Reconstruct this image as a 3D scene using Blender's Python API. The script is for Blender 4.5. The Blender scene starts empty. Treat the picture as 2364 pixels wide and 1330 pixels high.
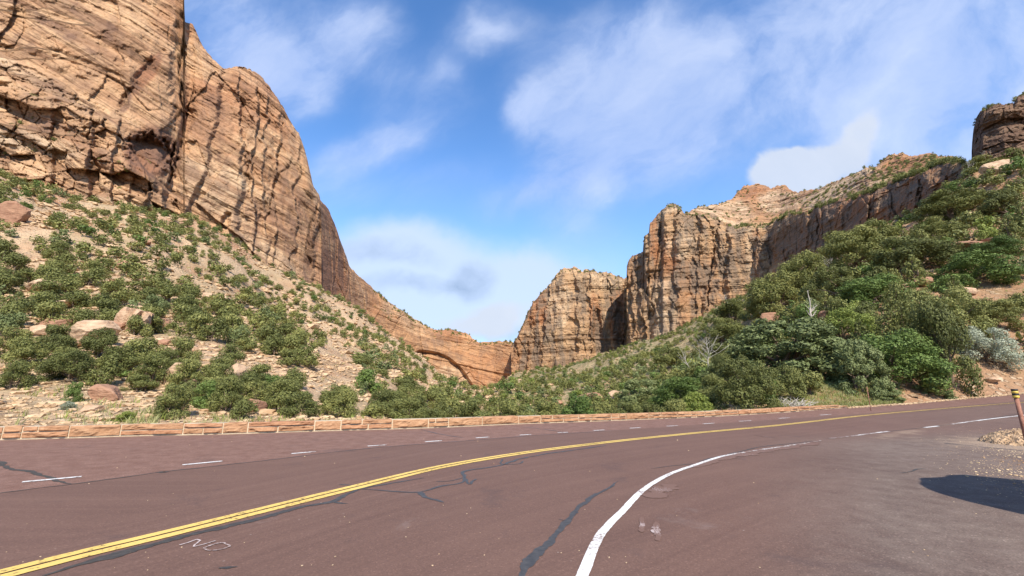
import bpy, math, random
import numpy as np
from mathutils import Vector, Matrix

# ------------------------------------------------------------------ camera, sky, sun, exposure
F, CX, CY, HZ = 1000.0, 1182.0, 665.0, 890.0      # photo pixels (2364 x 1330)
PITCH = math.atan((HZ - CY) / F)
SP, CP = math.sin(PITCH), math.cos(PITCH)
CAMZ = 1.6
SC = bpy.context.scene
COL = SC.collection
cam_d = bpy.data.cameras.new('camera')
cam_d.sensor_width = 36.0
cam_d.lens = 36.0 * F / 2364.0
cam_d.clip_start = 0.05
cam_d.clip_end = 20000
cam = bpy.data.objects.new('camera', cam_d)
COL.objects.link(cam)
cam.location = (0, 0, CAMZ)
cam.rotation_euler = (math.radians(90) + PITCH, 0, 0)
SC.camera = cam

SUN_EL, SUN_AZ = math.radians(42), math.radians(17)     # azimuth: behind the camera, to the right
SUNV = Vector((math.sin(SUN_AZ) * math.cos(SUN_EL), -math.cos(SUN_AZ) * math.cos(SUN_EL), math.sin(SUN_EL)))
sd = bpy.data.lights.new('sun', 'SUN')
sd.energy = 4.9
sd.angle = math.radians(0.55)
sd.color = (1.0, 0.93, 0.82)
sun = bpy.data.objects.new('sun', sd)
COL.objects.link(sun)
sun.rotation_euler = (-SUNV).to_track_quat('-Z', 'Y').to_euler()

SC.view_settings.view_transform = 'Standard'
SC.view_settings.look = 'None'
SC.view_settings.exposure = 0.58
SC.view_settings.gamma = 1.0
SC.view_settings.use_curve_mapping = False


def uv_of(px, py):
    a = (px - CX) / F
    b = (CY - py) / F
    den = CP - b * SP
    return a / den, (SP + b * CP) / den


class NT:
    """small helper for node trees"""
    def __init__(self, tree):
        self.t = tree
        self.t.nodes.clear()

    def n(self, typ, **kw):
        nd = self.t.nodes.new(typ)
        for k, v in kw.items():
            if k.startswith('i_'):
                key = k[2:]
                key = int(key) if key.isdigit() else key.replace('_', ' ')
                self.set(nd.inputs[key], v)
            else:
                setattr(nd, k, v)
        return nd

    def set(self, sock, v):
        if isinstance(v, bpy.types.NodeSocket):
            self.t.links.new(v, sock)
        else:
            sock.default_value = v

    def m(self, op, a, b=None, c=None, clamp=False):
        nd = self.t.nodes.new('ShaderNodeMath')
        nd.operation = op
        nd.use_clamp = clamp
        self.set(nd.inputs[0], a)
        if b is not None:
            self.set(nd.inputs[1], b)
        if c is not None:
            self.set(nd.inputs[2], c)
        return nd.outputs[0]

    def ramp(self, x, stops, interp='LINEAR'):
        nd = self.t.nodes.new('ShaderNodeValToRGB')
        cr = nd.color_ramp
        cr.interpolation = interp
        while len(cr.elements) < len(stops):
            cr.elements.new(0.5)
        for e, (p, c) in zip(cr.elements, stops):
            e.position = p
            e.color = (c, c, c, 1) if isinstance(c, (int, float)) else (*c, 1)
        self.set(nd.inputs[0], x)
        return nd.outputs[0]

    def step(self, x, lo, hi):
        nd = self.t.nodes.new('ShaderNodeMapRange')
        nd.interpolation_type = 'SMOOTHSTEP'
        self.set(nd.inputs['Value'], x)
        nd.inputs['From Min'].default_value = lo
        nd.inputs['From Max'].default_value = hi
        return nd.outputs[0]

    def mix(self, f, a, b, mode='MIX'):
        nd = self.t.nodes.new('ShaderNodeMix')
        nd.data_type = 'RGBA'
        nd.blend_type = mode
        self.set(nd.inputs['Factor'], f)
        for s, v in (('A', a), ('B', b)):
            if isinstance(v, tuple):
                v = (*v, 1) if len(v) == 3 else v
            sock = [q for q in nd.inputs if q.name == s and q.type == 'RGBA'][0]
            self.set(sock, v)
        return [q for q in nd.outputs if q.type == 'RGBA'][0]

    def noise(self, vec, scale, detail=4, rough=0.55, dist=0.0, out='Fac'):
        nd = self.t.nodes.new('ShaderNodeTexNoise')
        self.set(nd.inputs['Vector'], vec)
        nd.inputs['Scale'].default_value = scale
        nd.inputs['Detail'].default_value = detail
        nd.inputs['Roughness'].default_value = rough
        nd.inputs['Distortion'].default_value = dist
        return nd.outputs[out]

    def vmul(self, vec, s):
        nd = self.t.nodes.new('ShaderNodeVectorMath')
        nd.operation = 'MULTIPLY'
        self.set(nd.inputs[0], vec)
        nd.inputs[1].default_value = s
        return nd.outputs[0]

    def vadd(self, a, b):
        nd = self.t.nodes.new('ShaderNodeVectorMath')
        nd.operation = 'ADD'
        self.set(nd.inputs[0], a)
        self.set(nd.inputs[1], b)
        return nd.outputs[0]

    def sep(self, vec):
        nd = self.t.nodes.new('ShaderNodeSeparateXYZ')
        self.set(nd.inputs[0], vec)
        return nd.outputs

    def comb(self, x, y, z):
        nd = self.t.nodes.new('ShaderNodeCombineXYZ')
        for i, v in enumerate((x, y, z)):
            self.set(nd.inputs[i], v)
        return nd.outputs[0]


# ---- world: physical sky plus cloud layers laid out by direction
world = bpy.data.worlds.new('World')
SC.world = world
world.use_nodes = True
w = NT(world.node_tree)
sky = w.n('ShaderNodeTexSky')
sky.sky_type = 'NISHITA'
sky.sun_disc = False
sky.sun_elevation = SUN_EL
sky.sun_rotation = math.atan2(SUNV.x, SUNV.y)
sky.altitude = 1500
sky.air_density = 1.0
sky.dust_density = 0.3
sky.ozone_density = 2.5
skyc = w.mix(1.0, sky.outputs[0], (0.128, 0.186, 0.232), 'MULTIPLY')
tc = w.n('ShaderNodeTexCoord')
dx, dy, dz = w.sep(tc.outputs['Generated'])
dys = w.m('MAXIMUM', w.m('ABSOLUTE', dy), 0.12)
U = w.m('DIVIDE', dx, dys)
V = w.m('DIVIDE', dz, dys)
front = w.step(dy, 0.02, 0.2)
P = w.comb(U, V, 0.0)
warp = w.noise(P, 2.2, 5, 0.6, 0, 'Color')
warp2 = w.vadd(w.vmul(warp, (0.20, 0.20, 0)), (-0.10, -0.10, 0))
PW = w.vadd(P, warp2)


def blob(px, py, rx, ry, ang, vec=PW):
    """soft ellipse around one direction of the sky; sizes in photo pixels, angle in degrees (up-right positive)"""
    u, v = uv_of(px, py)
    mp = w.n('ShaderNodeMapping', vector_type='TEXTURE')
    w.set(mp.inputs['Vector'], vec)
    mp.inputs['Location'].default_value = (u, v, 0)
    mp.inputs['Rotation'].default_value = (0, 0, math.radians(ang))
    k = (1 + v * 0.25) / 1000.0
    mp.inputs['Scale'].default_value = (rx * k, ry * k, 1)
    ln = w.n('ShaderNodeVectorMath', operation='LENGTH')
    w.set(ln.inputs[0], mp.outputs[0])
    return w.step(ln.outputs['Value'], 1.0, 0.15)


def add_all(items):
    r = None
    for k, b in items:
        t = w.m('MULTIPLY', b, k)
        r = t if r is None else w.m('ADD', r, t)
    return r


# streaky texture running from the lower left up to the right
mp = w.n('ShaderNodeMapping', vector_type='TEXTURE')
w.set(mp.inputs['Vector'], PW)
mp.inputs['Rotation'].default_value = (0, 0, math.radians(42))
mp.inputs['Scale'].default_value = (0.95, 0.52, 1)
streak = w.noise(mp.outputs[0], 2.3, 7, 0.58, 0.25)
puff = w.noise(PW, 4.5, 8, 0.6, 0.2)
fine = w.noise(PW, 13.0, 6, 0.6, 0.3)
high = add_all([
    (1.15, blob(1900, 110, 900, 380, 18)),
    (1.0, blob(2250, 260, 560, 330, 25)),
    (0.8, blob(1420, 180, 300, 340, -25)),
    (0.85, blob(1330, 370, 150, 230, -30)),
    (0.6, blob(1480, 330, 380, 180, 35)),
    (0.6, blob(1225, 250, 80, 100, -30)),
    (0.60, blob(1190, 465, 150, 60, 20)),
    (1.0, blob(560, 110, 300, 150, -38)),
    (0.9, blob(680, 200, 150, 160, -45)),
    (0.85, blob(820, 70, 190, 150, -60)),
    (0.55, blob(850, 350, 170, 80, 20)),
    (0.50, blob(740, 430, 170, 130, 0)),
    (0.32, blob(1120, 85, 80, 55, 0)),
    (0.28, blob(1030, 155, 60, 40, 0)),
    (0.35, blob(1350, 545, 160, 60, 0)),
    (0.60, blob(960, 230, 190, 230, -30)),
    (0.55, blob(600, 40, 380, 200, -20)),
    (0.50, blob(1120, 60, 160, 120, 0)),
    (0.40, blob(1000, 440, 260, 100, 10)),
])
hd = w.m('MULTIPLY', high, w.m('ADD', w.m('MULTIPLY', streak, 2.7), -0.18))
hd = w.m('ADD', hd, w.m('MULTIPLY', w.m('SUBTRACT', fine, 0.5), w.m('MULTIPLY', high, 0.5)))
hd = w.step(hd, 0.0, 1.65)
low = add_all([
    (1.0, blob(1010, 620, 360, 150, 0)),
    (0.9, blob(1000, 720, 420, 120, 0)),
    (0.8, blob(880, 600, 220, 130, 10)),
    (0.8, blob(1200, 690, 330, 140, 0)),
    (0.5, blob(1330, 620, 260, 130, 10)),
])
ld = w.m('ADD', low, w.m('MULTIPLY', w.m('SUBTRACT', puff, 0.5), w.m('MULTIPLY', low, 0.5)))
ld = w.step(ld, 0.10, 1.3)
pf = add_all([
    (1.15, blob(1870, 395, 200, 85, 18)),
    (0.9, blob(1800, 410, 120, 90, 10)),
    (0.8, blob(1985, 310, 150, 60, 40)),
    (0.85, blob(1120, 730, 160, 60, 15)),
])
pd = w.m('ADD', pf, w.m('MULTIPLY', w.m('SUBTRACT', w.m('ADD', w.m('MULTIPLY', puff, 0.5), w.m('MULTIPLY', fine, 0.5)), 0.5), w.m('MULTIPLY', pf, 2.2)))
pd = w.step(pd, 0.20, 0.75)
sh = add_all([(0.5, blob(1080, 645, 75, 55, 30)), (0.45, blob(900, 590, 150, 36, -8)), (0.4, blob(960, 660, 170, 32, 0)), (0.4, blob(1150, 770, 160, 40, 0))])
sh = w.m('MULTIPLY', sh, w.m('ADD', w.m('MULTIPLY', w.m('ADD', puff, fine), 2.4), -1.5), clamp=True)
# a generic deck of cloud for all other directions
gen = w.step(w.noise(tc.outputs['Generated'], 2.2, 6, 0.6), 0.42, 0.72)
hazeb = w.step(dz, 0.62, 0.0)
base = w.mix(w.m('MULTIPLY', hazeb, 0.55), skyc, (0.44, 0.63, 0.90))
c1 = w.mix(w.m('MULTIPLY', hd, 0.72), base, w.mix(w.ramp(streak, [(0.3, 0.0), (0.7, 1.0)]), (0.30, 0.43, 0.76), (0.60, 0.68, 0.88)))
lowc = w.mix(sh, (0.55, 0.65, 0.83), (0.24, 0.31, 0.44))
c2 = w.mix(w.m('MULTIPLY', ld, 0.85), c1, lowc)
c3 = w.mix(w.m('MULTIPLY', pd, 0.85), c2, w.mix(puff, (0.48, 0.55, 0.67), (0.66, 0.70, 0.78)))
cg = w.mix(w.m('MULTIPLY', gen, 0.7), base, (0.62, 0.70, 0.86))
cf = w.mix(front, cg, c3)
bg = w.n('ShaderNodeBackground')
w.set(bg.inputs['Color'], cf)
bg.inputs['Strength'].default_value = 0.86
wo = w.n('ShaderNodeOutputWorld')
w.t.links.new(bg.outputs[0], wo.inputs[0])

# ------------------------------------------------------------------ numeric helpers
RNG = np.random.default_rng(7)


def _h(ix, iy, iz, s):
    n = (ix.astype(np.int64) * 374761393 + iy.astype(np.int64) * 668265263 + iz.astype(np.int64) * 2147483647 + s * 974634777) & 0xffffffff
    n = ((n ^ (n >> 13)) * 1274126177) & 0xffffffff
    n = (n ^ (n >> 16)) & 0xffffffff
    n = (n * 2246822519) & 0xffffffff
    n = (n ^ (n >> 15)) & 0xffffffff
    return n / 4294967295.0


def vn(x, y, z, s=0):
    x, y, z = np.broadcast_arrays(np.asarray(x, float), np.asarray(y, float), np.asarray(z, float))
    fx, fy, fz = np.floor(x), np.floor(y), np.floor(z)
    tx, ty, tz = x - fx, y - fy, z - fz
    q = lambda t: t * t * t * (t * (t * 6 - 15) + 10)
    tx, ty, tz = q(tx), q(ty), q(tz)
    r = 0
    for i in (0, 1):
        wx = tx if i else 1 - tx
        for j in (0, 1):
            wy = ty if j else 1 - ty
            for k in (0, 1):
                wz = tz if k else 1 - tz
                r = r + wx * wy * wz * _h(fx + i, fy + j, fz + k, s)
    return r * 2 - 1


def fbm(x, y, z, octv=4, s=0, g=0.5):
    a, r, f = 1.0, 0, 1.0
    for o in range(octv):
        r = r + a * vn(x * f, y * f, z * f, s + o * 17)
        a *= g
        f *= 2.03
    return r


def voro(x, y, s):
    """2-D Voronoi: random value of the nearest cell and distance to the border"""
    fx, fy = np.floor(x), np.floor(y)
    f1 = np.full(x.shape, 9.0)
    f2 = np.full(x.shape, 9.0)
    rid = np.zeros(x.shape)
    z0 = np.zeros(x.shape)
    for i in (-1, 0, 1):
        for j in (-1, 0, 1):
            cx = fx + i + _h(fx + i, fy + j, z0, s)
            cy = fy + j + _h(fx + i, fy + j, z0, s + 5)
            d = np.hypot(x - cx, y - cy)
            c = _h(fx + i, fy + j, z0, s + 9)
            nearer = d < f1
            f2 = np.where(nearer, f1, np.minimum(f2, d))
            rid = np.where(nearer, c, rid)
            f1 = np.where(nearer, d, f1)
    return rid, f2 - f1


def sst(x, a, b):
    t = np.clip((x - a) / (b - a), 0, 1)
    return t * t * (3 - 2 * t)


def polydist(px, py, pts):
    d = np.full(np.shape(px), 1e9)
    for (x0, y0), (x1, y1) in zip(pts[:-1], pts[1:]):
        vx, vy = x1 - x0, y1 - y0
        t = np.clip(((px - x0) * vx + (py - y0) * vy) / (vx * vx + vy * vy + 1e-9), 0, 1)
        d = np.minimum(d, np.hypot(px - x0 - t * vx, py - y0 - t * vy))
    return d


def mesh_np(name, V, Q, mat=None, parent=None, smooth=False, attrs=None, link=True):
    V = np.ascontiguousarray(V, dtype=np.float32)
    Q = np.asarray(Q, dtype=np.int32)
    me = bpy.data.meshes.new(name)
    k = Q.shape[1]
    me.vertices.add(len(V))
    me.vertices.foreach_set('co', V.ravel())
    me.loops.add(len(Q) * k)
    me.loops.foreach_set('vertex_index', Q.ravel())
    me.polygons.add(len(Q))
    me.polygons.foreach_set('loop_start', np.arange(0, len(Q) * k, k, dtype=np.int32))
    me.polygons.foreach_set('loop_total', np.full(len(Q), k, dtype=np.int32))
    me.polygons.foreach_set('use_smooth', np.full(len(Q), smooth, dtype=bool))
    for an, av in (attrs or {}).items():
        at = me.attributes.new(an, 'FLOAT', 'POINT')
        at.data.foreach_set('value', np.ascontiguousarray(av, dtype=np.float32))
    me.update(calc_edges=True)
    if mat:
        me.materials.append(mat)
    ob = bpy.data.objects.new(name, me)
    if link:
        COL.objects.link(ob)
    if parent:
        ob.parent = parent
    return ob


def tag(o, label=None, cat=None, group=None, kind=None):
    if label:
        o['label'] = label
    if cat:
        o['category'] = cat
    if group:
        o['group'] = group
    if kind:
        o['kind'] = kind
    return o


def empty(name, loc=(0, 0, 0), rz=0.0, scale=(1, 1, 1)):
    o = bpy.data.objects.new(name, None)
    o.location = loc
    o.rotation_euler = (0, 0, rz)
    o.scale = scale
    o.empty_display_size = 0.2
    COL.objects.link(o)
    return o


def grid_faces(nr, nc):
    i = np.arange(nr - 1)[:, None] * nc + np.arange(nc - 1)[None, :]
    i = i.ravel()
    return np.stack([i, i + 1, i + nc + 1, i + nc], 1)


class MB:
    """mesh builder collecting pieces as triangles/quads padded to quads"""
    def __init__(self):
        self.v, self.f = [], []

    def add(self, V, faces):
        b = len(self.v)
        self.v.extend([tuple(p) for p in V])
        self.f.extend([tuple(b + i for i in f) for f in faces])

    def tube(self, pts, rad, n=6, cap=True):
        pts = [Vector(p) for p in pts]
        rings = []
        for i, p in enumerate(pts):
            d = (pts[min(i + 1, len(pts) - 1)] - pts[max(i - 1, 0)]).normalized()
            a = d.cross(Vector((0.31, 0.95, 0.1))).normalized()
            b = d.cross(a)
            rings.append([p + (a * math.cos(2 * math.pi * k / n) + b * math.sin(2 * math.pi * k / n)) * rad[i] for k in range(n)])
        V = [q for r in rings for q in r]
        Fc = []
        for i in range(len(pts) - 1):
            for k in range(n):
                Fc.append((i * n + k, i * n + (k + 1) % n, (i + 1) * n + (k + 1) % n, (i + 1) * n + k))
        if cap:
            Fc.append(tuple(range((len(pts) - 1) * n, len(pts) * n)))
            Fc.append(tuple(range(n - 1, -1, -1)))
        self.add(V, Fc)

    def build(self, name, mat, parent=None, smooth=False):
        me = bpy.data.meshes.new(name)
        me.from_pydata(self.v, [], self.f)
        me.update()
        if smooth:
            me.polygons.foreach_set('use_smooth', [True] * len(me.polygons))
        me.materials.append(mat)
        o = bpy.data.objects.new(name, me)
        COL.objects.link(o)
        if parent:
            o.parent = parent
        return o


# ------------------------------------------------------------------ materials
def new_mat(name, rough=0.9, spec=0.2):
    m = bpy.data.materials.new(name)
    m.use_nodes = True
    t = NT(m.node_tree)
    b = t.n('ShaderNodeBsdfPrincipled')
    o = t.n('ShaderNodeOutputMaterial')
    t.t.links.new(b.outputs[0], o.inputs[0])
    b.inputs['Roughness'].default_value = rough
    b.inputs['Specular IOR Level'].default_value = spec
    return m, t, b


def bump(t, b, h, dist, strength=1.0):
    nd = t.n('ShaderNodeBump')
    t.set(nd.inputs['Height'], h)
    nd.inputs['Distance'].default_value = dist
    nd.inputs['Strength'].default_value = strength
    t.set(b.inputs['Normal'], nd.outputs[0])


def rock_mat(name, light, mid, red, dark, bed=1.0, tilt=(0.0, 0.0), vstreak=0.5, darkamt=0.5, vth=0.50, cross=0.1, bstr=1.0, line=0.75, wav=3.0):
    """sandstone: bedding lines, desert varnish in hanging streaks, red and dark zones from attributes"""
    m, t, b = new_mat(name, 0.92, 0.12)
    g = t.n('ShaderNodeNewGeometry').outputs['Position']
    x, y, z = t.sep(g)
    big = t.noise(g, 0.012, 4, 0.55)
    med = t.noise(g, 0.06, 5, 0.6)
    # bedding co-ordinate: height, tilted in sets, waved
    zt = t.m('ADD', z, t.m('ADD', t.m('MULTIPLY', x, tilt[0]), t.m('MULTIPLY', y, tilt[1])))
    sets = t.noise(t.comb(t.m('MULTIPLY', x, 0.010), t.m('MULTIPLY', y, 0.010), t.m('MULTIPLY', z, 0.045)), 1.0, 1, 0.4)
    zt = t.m('ADD', zt, t.m('MULTIPLY', t.step(sets, 0.495, 0.505), t.m('MULTIPLY', x, cross)))
    zt = t.m('ADD', zt, t.m('MULTIPLY', t.step(sets, 0.64, 0.65), t.m('MULTIPLY', x, -2.2 * cross)))
    zt = t.m('ADD', zt, t.m('MULTIPLY', t.m('SUBTRACT', med, 0.5), wav))
    P1 = t.comb(t.m('MULTIPLY', x, 0.018), t.m('MULTIPLY', y, 0.018), t.m('MULTIPLY', zt, 0.42 * bed))
    s1 = t.noise(P1, 1.0, 5, 0.68)
    P2 = t.comb(t.m('MULTIPLY', x, 0.03), t.m('MULTIPLY', y, 0.03), t.m('MULTIPLY', zt, 1.5 * bed))
    s2 = t.noise(P2, 1.0, 4, 0.65)
    # hanging streaks
    P3 = t.comb(t.m('MULTIPLY', x, 0.16), t.m('MULTIPLY', y, 0.16), t.m('MULTIPLY', z, 0.014))
    s3 = t.noise(P3, 1.0, 5, 0.6, 0.3)
    base = t.ramp(s1, [(0.30, mid), (0.46, tuple(0.5 * (a + c) for a, c in zip(light, mid))), (0.60, light), (0.72, mid)])
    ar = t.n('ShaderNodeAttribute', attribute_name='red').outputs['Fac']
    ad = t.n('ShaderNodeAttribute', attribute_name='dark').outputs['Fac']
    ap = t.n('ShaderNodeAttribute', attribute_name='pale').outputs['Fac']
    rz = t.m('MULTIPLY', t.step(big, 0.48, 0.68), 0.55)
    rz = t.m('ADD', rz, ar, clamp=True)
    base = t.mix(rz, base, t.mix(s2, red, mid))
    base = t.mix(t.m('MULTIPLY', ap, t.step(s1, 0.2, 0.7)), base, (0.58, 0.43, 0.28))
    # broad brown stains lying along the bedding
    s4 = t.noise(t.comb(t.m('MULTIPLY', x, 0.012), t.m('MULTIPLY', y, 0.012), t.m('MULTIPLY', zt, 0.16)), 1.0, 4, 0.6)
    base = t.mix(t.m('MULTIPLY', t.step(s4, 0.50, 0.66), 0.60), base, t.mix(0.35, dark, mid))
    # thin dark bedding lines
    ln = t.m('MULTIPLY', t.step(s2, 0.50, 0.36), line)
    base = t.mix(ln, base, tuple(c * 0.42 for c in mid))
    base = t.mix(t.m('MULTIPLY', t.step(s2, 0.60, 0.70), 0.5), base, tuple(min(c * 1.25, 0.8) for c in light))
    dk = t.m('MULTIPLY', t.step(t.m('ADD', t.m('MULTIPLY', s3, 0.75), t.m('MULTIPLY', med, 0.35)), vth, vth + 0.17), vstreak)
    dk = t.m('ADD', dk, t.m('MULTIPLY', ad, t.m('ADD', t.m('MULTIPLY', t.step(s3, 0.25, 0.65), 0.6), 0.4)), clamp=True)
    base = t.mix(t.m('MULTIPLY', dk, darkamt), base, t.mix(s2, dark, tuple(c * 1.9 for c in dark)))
    fin = t.noise(g, 0.9, 5, 0.7)
    base = t.mix(0.55, base, t.ramp(fin, [(0.25, 0.55), (0.5, 1.0), (0.75, 1.35)]), 'MULTIPLY')
    t.set(b.inputs['Base Color'], base)
    h = t.m('ADD', t.m('MULTIPLY', s1, 0.9), t.m('ADD', t.m('MULTIPLY', s2, 0.55), t.m('ADD', t.m('MULTIPLY', fin, 0.5), t.m('MULTIPLY', s3, 0.35))))
    bump(t, b, h, 2.2, bstr)
    return m


M = {}
M['rock_left'] = rock_mat('red_sandstone', (0.56, 0.355, 0.200), (0.385, 0.200, 0.105), (0.33, 0.130, 0.066), (0.115, 0.066, 0.046), bed=0.42, tilt=(0.46, -0.08), vstreak=0.45, darkamt=0.8, bstr=0.9, cross=0.16, line=0.85, wav=2.0)
M['rock_arch'] = rock_mat('pale_sandstone', (0.50, 0.290, 0.152), (0.37, 0.180, 0.086), (0.34, 0.130, 0.062), (0.13, 0.085, 0.06), bed=0.32, tilt=(0.22, 0.0), vstreak=0.7, darkamt=0.6, cross=0.05)
M['rock_butte'] = rock_mat('varnished_sandstone', (0.50, 0.325, 0.180), (0.36, 0.195, 0.098), (0.37, 0.140, 0.062), (0.120, 0.090, 0.066), bed=0.36, tilt=(-0.05, 0.0), vstreak=1.0, darkamt=0.80, vth=0.49, cross=0.0, line=0.42)
M['rock_dark'] = rock_mat('dark_sandstone', (0.30, 0.19, 0.12), (0.22, 0.12, 0.075), (0.19, 0.08, 0.05), (0.08, 0.055, 0.045), bed=1.6, tilt=(-0.25, 0.0), vstreak=0.3, darkamt=0.6)


def simple_rock(name, c1, c2, scale=1.0):
    m, t, b = new_mat(name, 0.9, 0.15)
    tcn = t.n('ShaderNodeTexCoord').outputs['Object']
    rnd = t.n('ShaderNodeObjectInfo').outputs['Random']
    n1 = t.noise(tcn, 1.2 * scale, 6, 0.65, 0.4)
    x, y, z = t.sep(tcn)
    s = t.noise(t.comb(t.m('MULTIPLY', x, 0.6), t.m('MULTIPLY', y, 0.6), t.m('MULTIPLY', z, 7.0 * scale)), 1.0, 4, 0.6, 0.5)
    base = t.ramp(t.m('ADD', t.m('MULTIPLY', n1, 0.6), t.m('MULTIPLY', s, 0.4)), [(0.35, c2), (0.60, c1)])
    base = t.mix(t.m('MULTIPLY', rnd, 0.35), base, c2)
    t.set(b.inputs['Base Color'], base)
    bump(t, b, t.m('ADD', n1, t.m('MULTIPLY', s, 0.8)), 0.18, 0.8)
    return m


M['boulder'] = simple_rock('boulder_stone', (0.56, 0.40, 0.26), (0.34, 0.20, 0.12))
M['boulder_red'] = simple_rock('boulder_red_stone', (0.42, 0.24, 0.15), (0.24, 0.12, 0.075))
M['scree'] = simple_rock('scree_stone', (0.66, 0.50, 0.31), (0.36, 0.21, 0.11), 0.5)


def soil_mat():
    m, t, b = new_mat('slope_soil', 0.95, 0.1)
    g = t.n('ShaderNodeNewGeometry').outputs['Position']
    x, y, z = t.sep(g)
    rg = t.n('ShaderNodeAttribute', attribute_name='right').outputs['Fac']
    gr = t.n('ShaderNodeAttribute', attribute_name='green').outputs['Fac']
    n1 = t.noise(g, 0.05, 6, 0.65)
    n2 = t.noise(g, 0.8, 5, 0.7)
    n3 = t.noise(g, 5.0, 4, 0.7)
    lef = t.ramp(n1, [(0.3, (0.39, 0.24, 0.135)), (0.5, (0.52, 0.365, 0.225)), (0.68, (0.40, 0.21, 0.115))])
    rig = t.ramp(n1, [(0.3, (0.32, 0.17, 0.09)), (0.55, (0.38, 0.225, 0.13)), (0.7, (0.26, 0.135, 0.075))])
    base = t.mix(rg, lef, rig)
    base = t.mix(t.m('MULTIPLY', gr, t.step(n2, 0.3, 0.6)), base, (0.15, 0.16, 0.065))
    vo = t.n('ShaderNodeTexVoronoi')
    t.set(vo.inputs['Vector'], g)
    vo.inputs['Scale'].default_value = 1.6
    st = t.m('MULTIPLY', t.step(vo.outputs['Distance'], 0.42, 0.30), t.step(n1, 0.35, 0.6))
    base = t.mix(t.m('MULTIPLY', st, 0.8), base, t.mix(t.sep(vo.outputs['Color'])[0], (0.66, 0.52, 0.36), (0.36, 0.22, 0.13)))
    base = t.mix(0.8, base, t.ramp(n3, [(0.3, 0.6), (0.5, 1.0), (0.7, 1.3)]), 'MULTIPLY')
    t.set(b.inputs['Base Color'], base)
    bump(t, b, t.m('ADD', t.m('MULTIPLY', n2, 0.8), t.m('ADD', t.m('MULTIPLY', n3, 0.25), t.m('MULTIPLY', st, 0.35))), 0.9, 0.9)
    return m


M['soil'] = soil_mat()


def leaf_mat(name, c_dark, c_light, c_alt, rough=0.62):
    m = bpy.data.materials.new(name)
    m.use_nodes = True
    t = NT(m.node_tree)
    at = t.n('ShaderNodeAttribute', attribute_name='tint').outputs['Fac']
    rnd = t.n('ShaderNodeObjectInfo').outputs['Random']
    v = t.m('ADD', t.m('MULTIPLY', at, 0.65), t.m('MULTIPLY', rnd, 0.35))
    c = t.ramp(v, [(0.10, c_dark), (0.55, c_light), (0.95, c_alt)])
    b = t.n('ShaderNodeBsdfPrincipled')
    t.set(b.inputs['Base Color'], c)
    b.inputs['Roughness'].default_value = rough
    b.inputs['Specular IOR Level'].default_value = 0.25
    tr = t.n('ShaderNodeBsdfTranslucent')
    t.set(tr.inputs['Color'], t.mix(0.5, c, c_alt))
    mx = t.n('ShaderNodeMixShader')
    mx.inputs[0].default_value = 0.12
    t.t.links.new(b.outputs[0], mx.inputs[1])
    t.t.links.new(tr.outputs[0], mx.inputs[2])
    o = t.n('ShaderNodeOutputMaterial')
    t.t.links.new(mx.outputs[0], o.inputs[0])
    return m


M['juniper'] = leaf_mat('juniper_leaf', (0.058, 0.066, 0.019), (0.155, 0.165, 0.046), (0.310, 0.290, 0.088))
M['green'] = leaf_mat('broad_green_leaf', (0.046, 0.076, 0.016), (0.125, 0.180, 0.040), (0.240, 0.290, 0.080))
M['lime'] = leaf_mat('yellow_green_leaf', (0.120, 0.150, 0.028), (0.225, 0.265, 0.055), (0.330, 0.350, 0.095))
M['pale'] = leaf_mat('grey_green_leaf', (0.085, 0.105, 0.036), (0.185, 0.215, 0.080), (0.320, 0.340, 0.145))
M['silver'] = leaf_mat('silver_leaf', (0.170, 0.195, 0.125), (0.330, 0.355, 0.245), (0.480, 0.495, 0.365))
M['straw'] = leaf_mat('straw_blade', (0.300, 0.260, 0.100), (0.420, 0.380, 0.180), (0.250, 0.300, 0.090))


def plain(name, c1, c2, scale=8.0, rough=0.85, bd=0.01, spec=0.2):
    m, t, b = new_mat(name, rough, spec)
    g = t.n('ShaderNodeTexCoord').outputs['Object']
    n = t.noise(g, scale, 5, 0.65)
    t.set(b.inputs['Base Color'], t.ramp(n, [(0.35, c1), (0.65, c2)]))
    bump(t, b, n, bd, 0.6)
    return m


M['bark'] = plain('juniper_bark', (0.10, 0.07, 0.05), (0.22, 0.16, 0.11), 9, 0.9, 0.03)
M['deadwood'] = plain('bleached_deadwood', (0.30, 0.265, 0.215), (0.50, 0.45, 0.38), 9, 0.85, 0.02)
M['tar'] = plain('crack_sealant', (0.036, 0.034, 0.032), (0.072, 0.066, 0.060), 14, 0.55, 0.004, 0.4)
M['mortar'] = plain('wall_mortar', (0.46, 0.36, 0.24), (0.58, 0.47, 0.33), 7, 0.95, 0.01)
M['rust'] = plain('rusted_steel', (0.20, 0.075, 0.045), (0.36, 0.17, 0.11), 18, 0.75, 0.003, 0.4)
M['post_yellow'] = plain('reflective_yellow', (0.52, 0.33, 0.045), (0.72, 0.50, 0.08), 30, 0.5, 0.001, 0.5)
M['post_black'] = plain('black_band', (0.012, 0.010, 0.010), (0.03, 0.026, 0.025), 30, 0.6, 0.001, 0.4)


def worn_paint(name, c1, c2, under, wear, scale=14.0):
    """road paint: cracked and rubbed through to the asphalt by noise of its own"""
    m, t, b = new_mat(name, 0.75, 0.25)
    g = t.n('ShaderNodeNewGeometry').outputs['Position']
    n = t.noise(g, scale, 6, 0.75)
    n2 = t.noise(g, 1.1, 3, 0.6)
    k = t.n('ShaderNodeAttribute', attribute_name='wear').outputs['Fac']
    f = t.step(t.m('ADD', t.m('ADD', t.m('MULTIPLY', n, 0.8), t.m('MULTIPLY', n2, 0.3)), t.m('MULTIPLY', k, 0.45)), wear, wear + 0.13)
    t.set(b.inputs['Base Color'], t.mix(f, t.mix(n2, c1, c2), under))
    bump(t, b, n, 0.004, 0.6)
    return m


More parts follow.
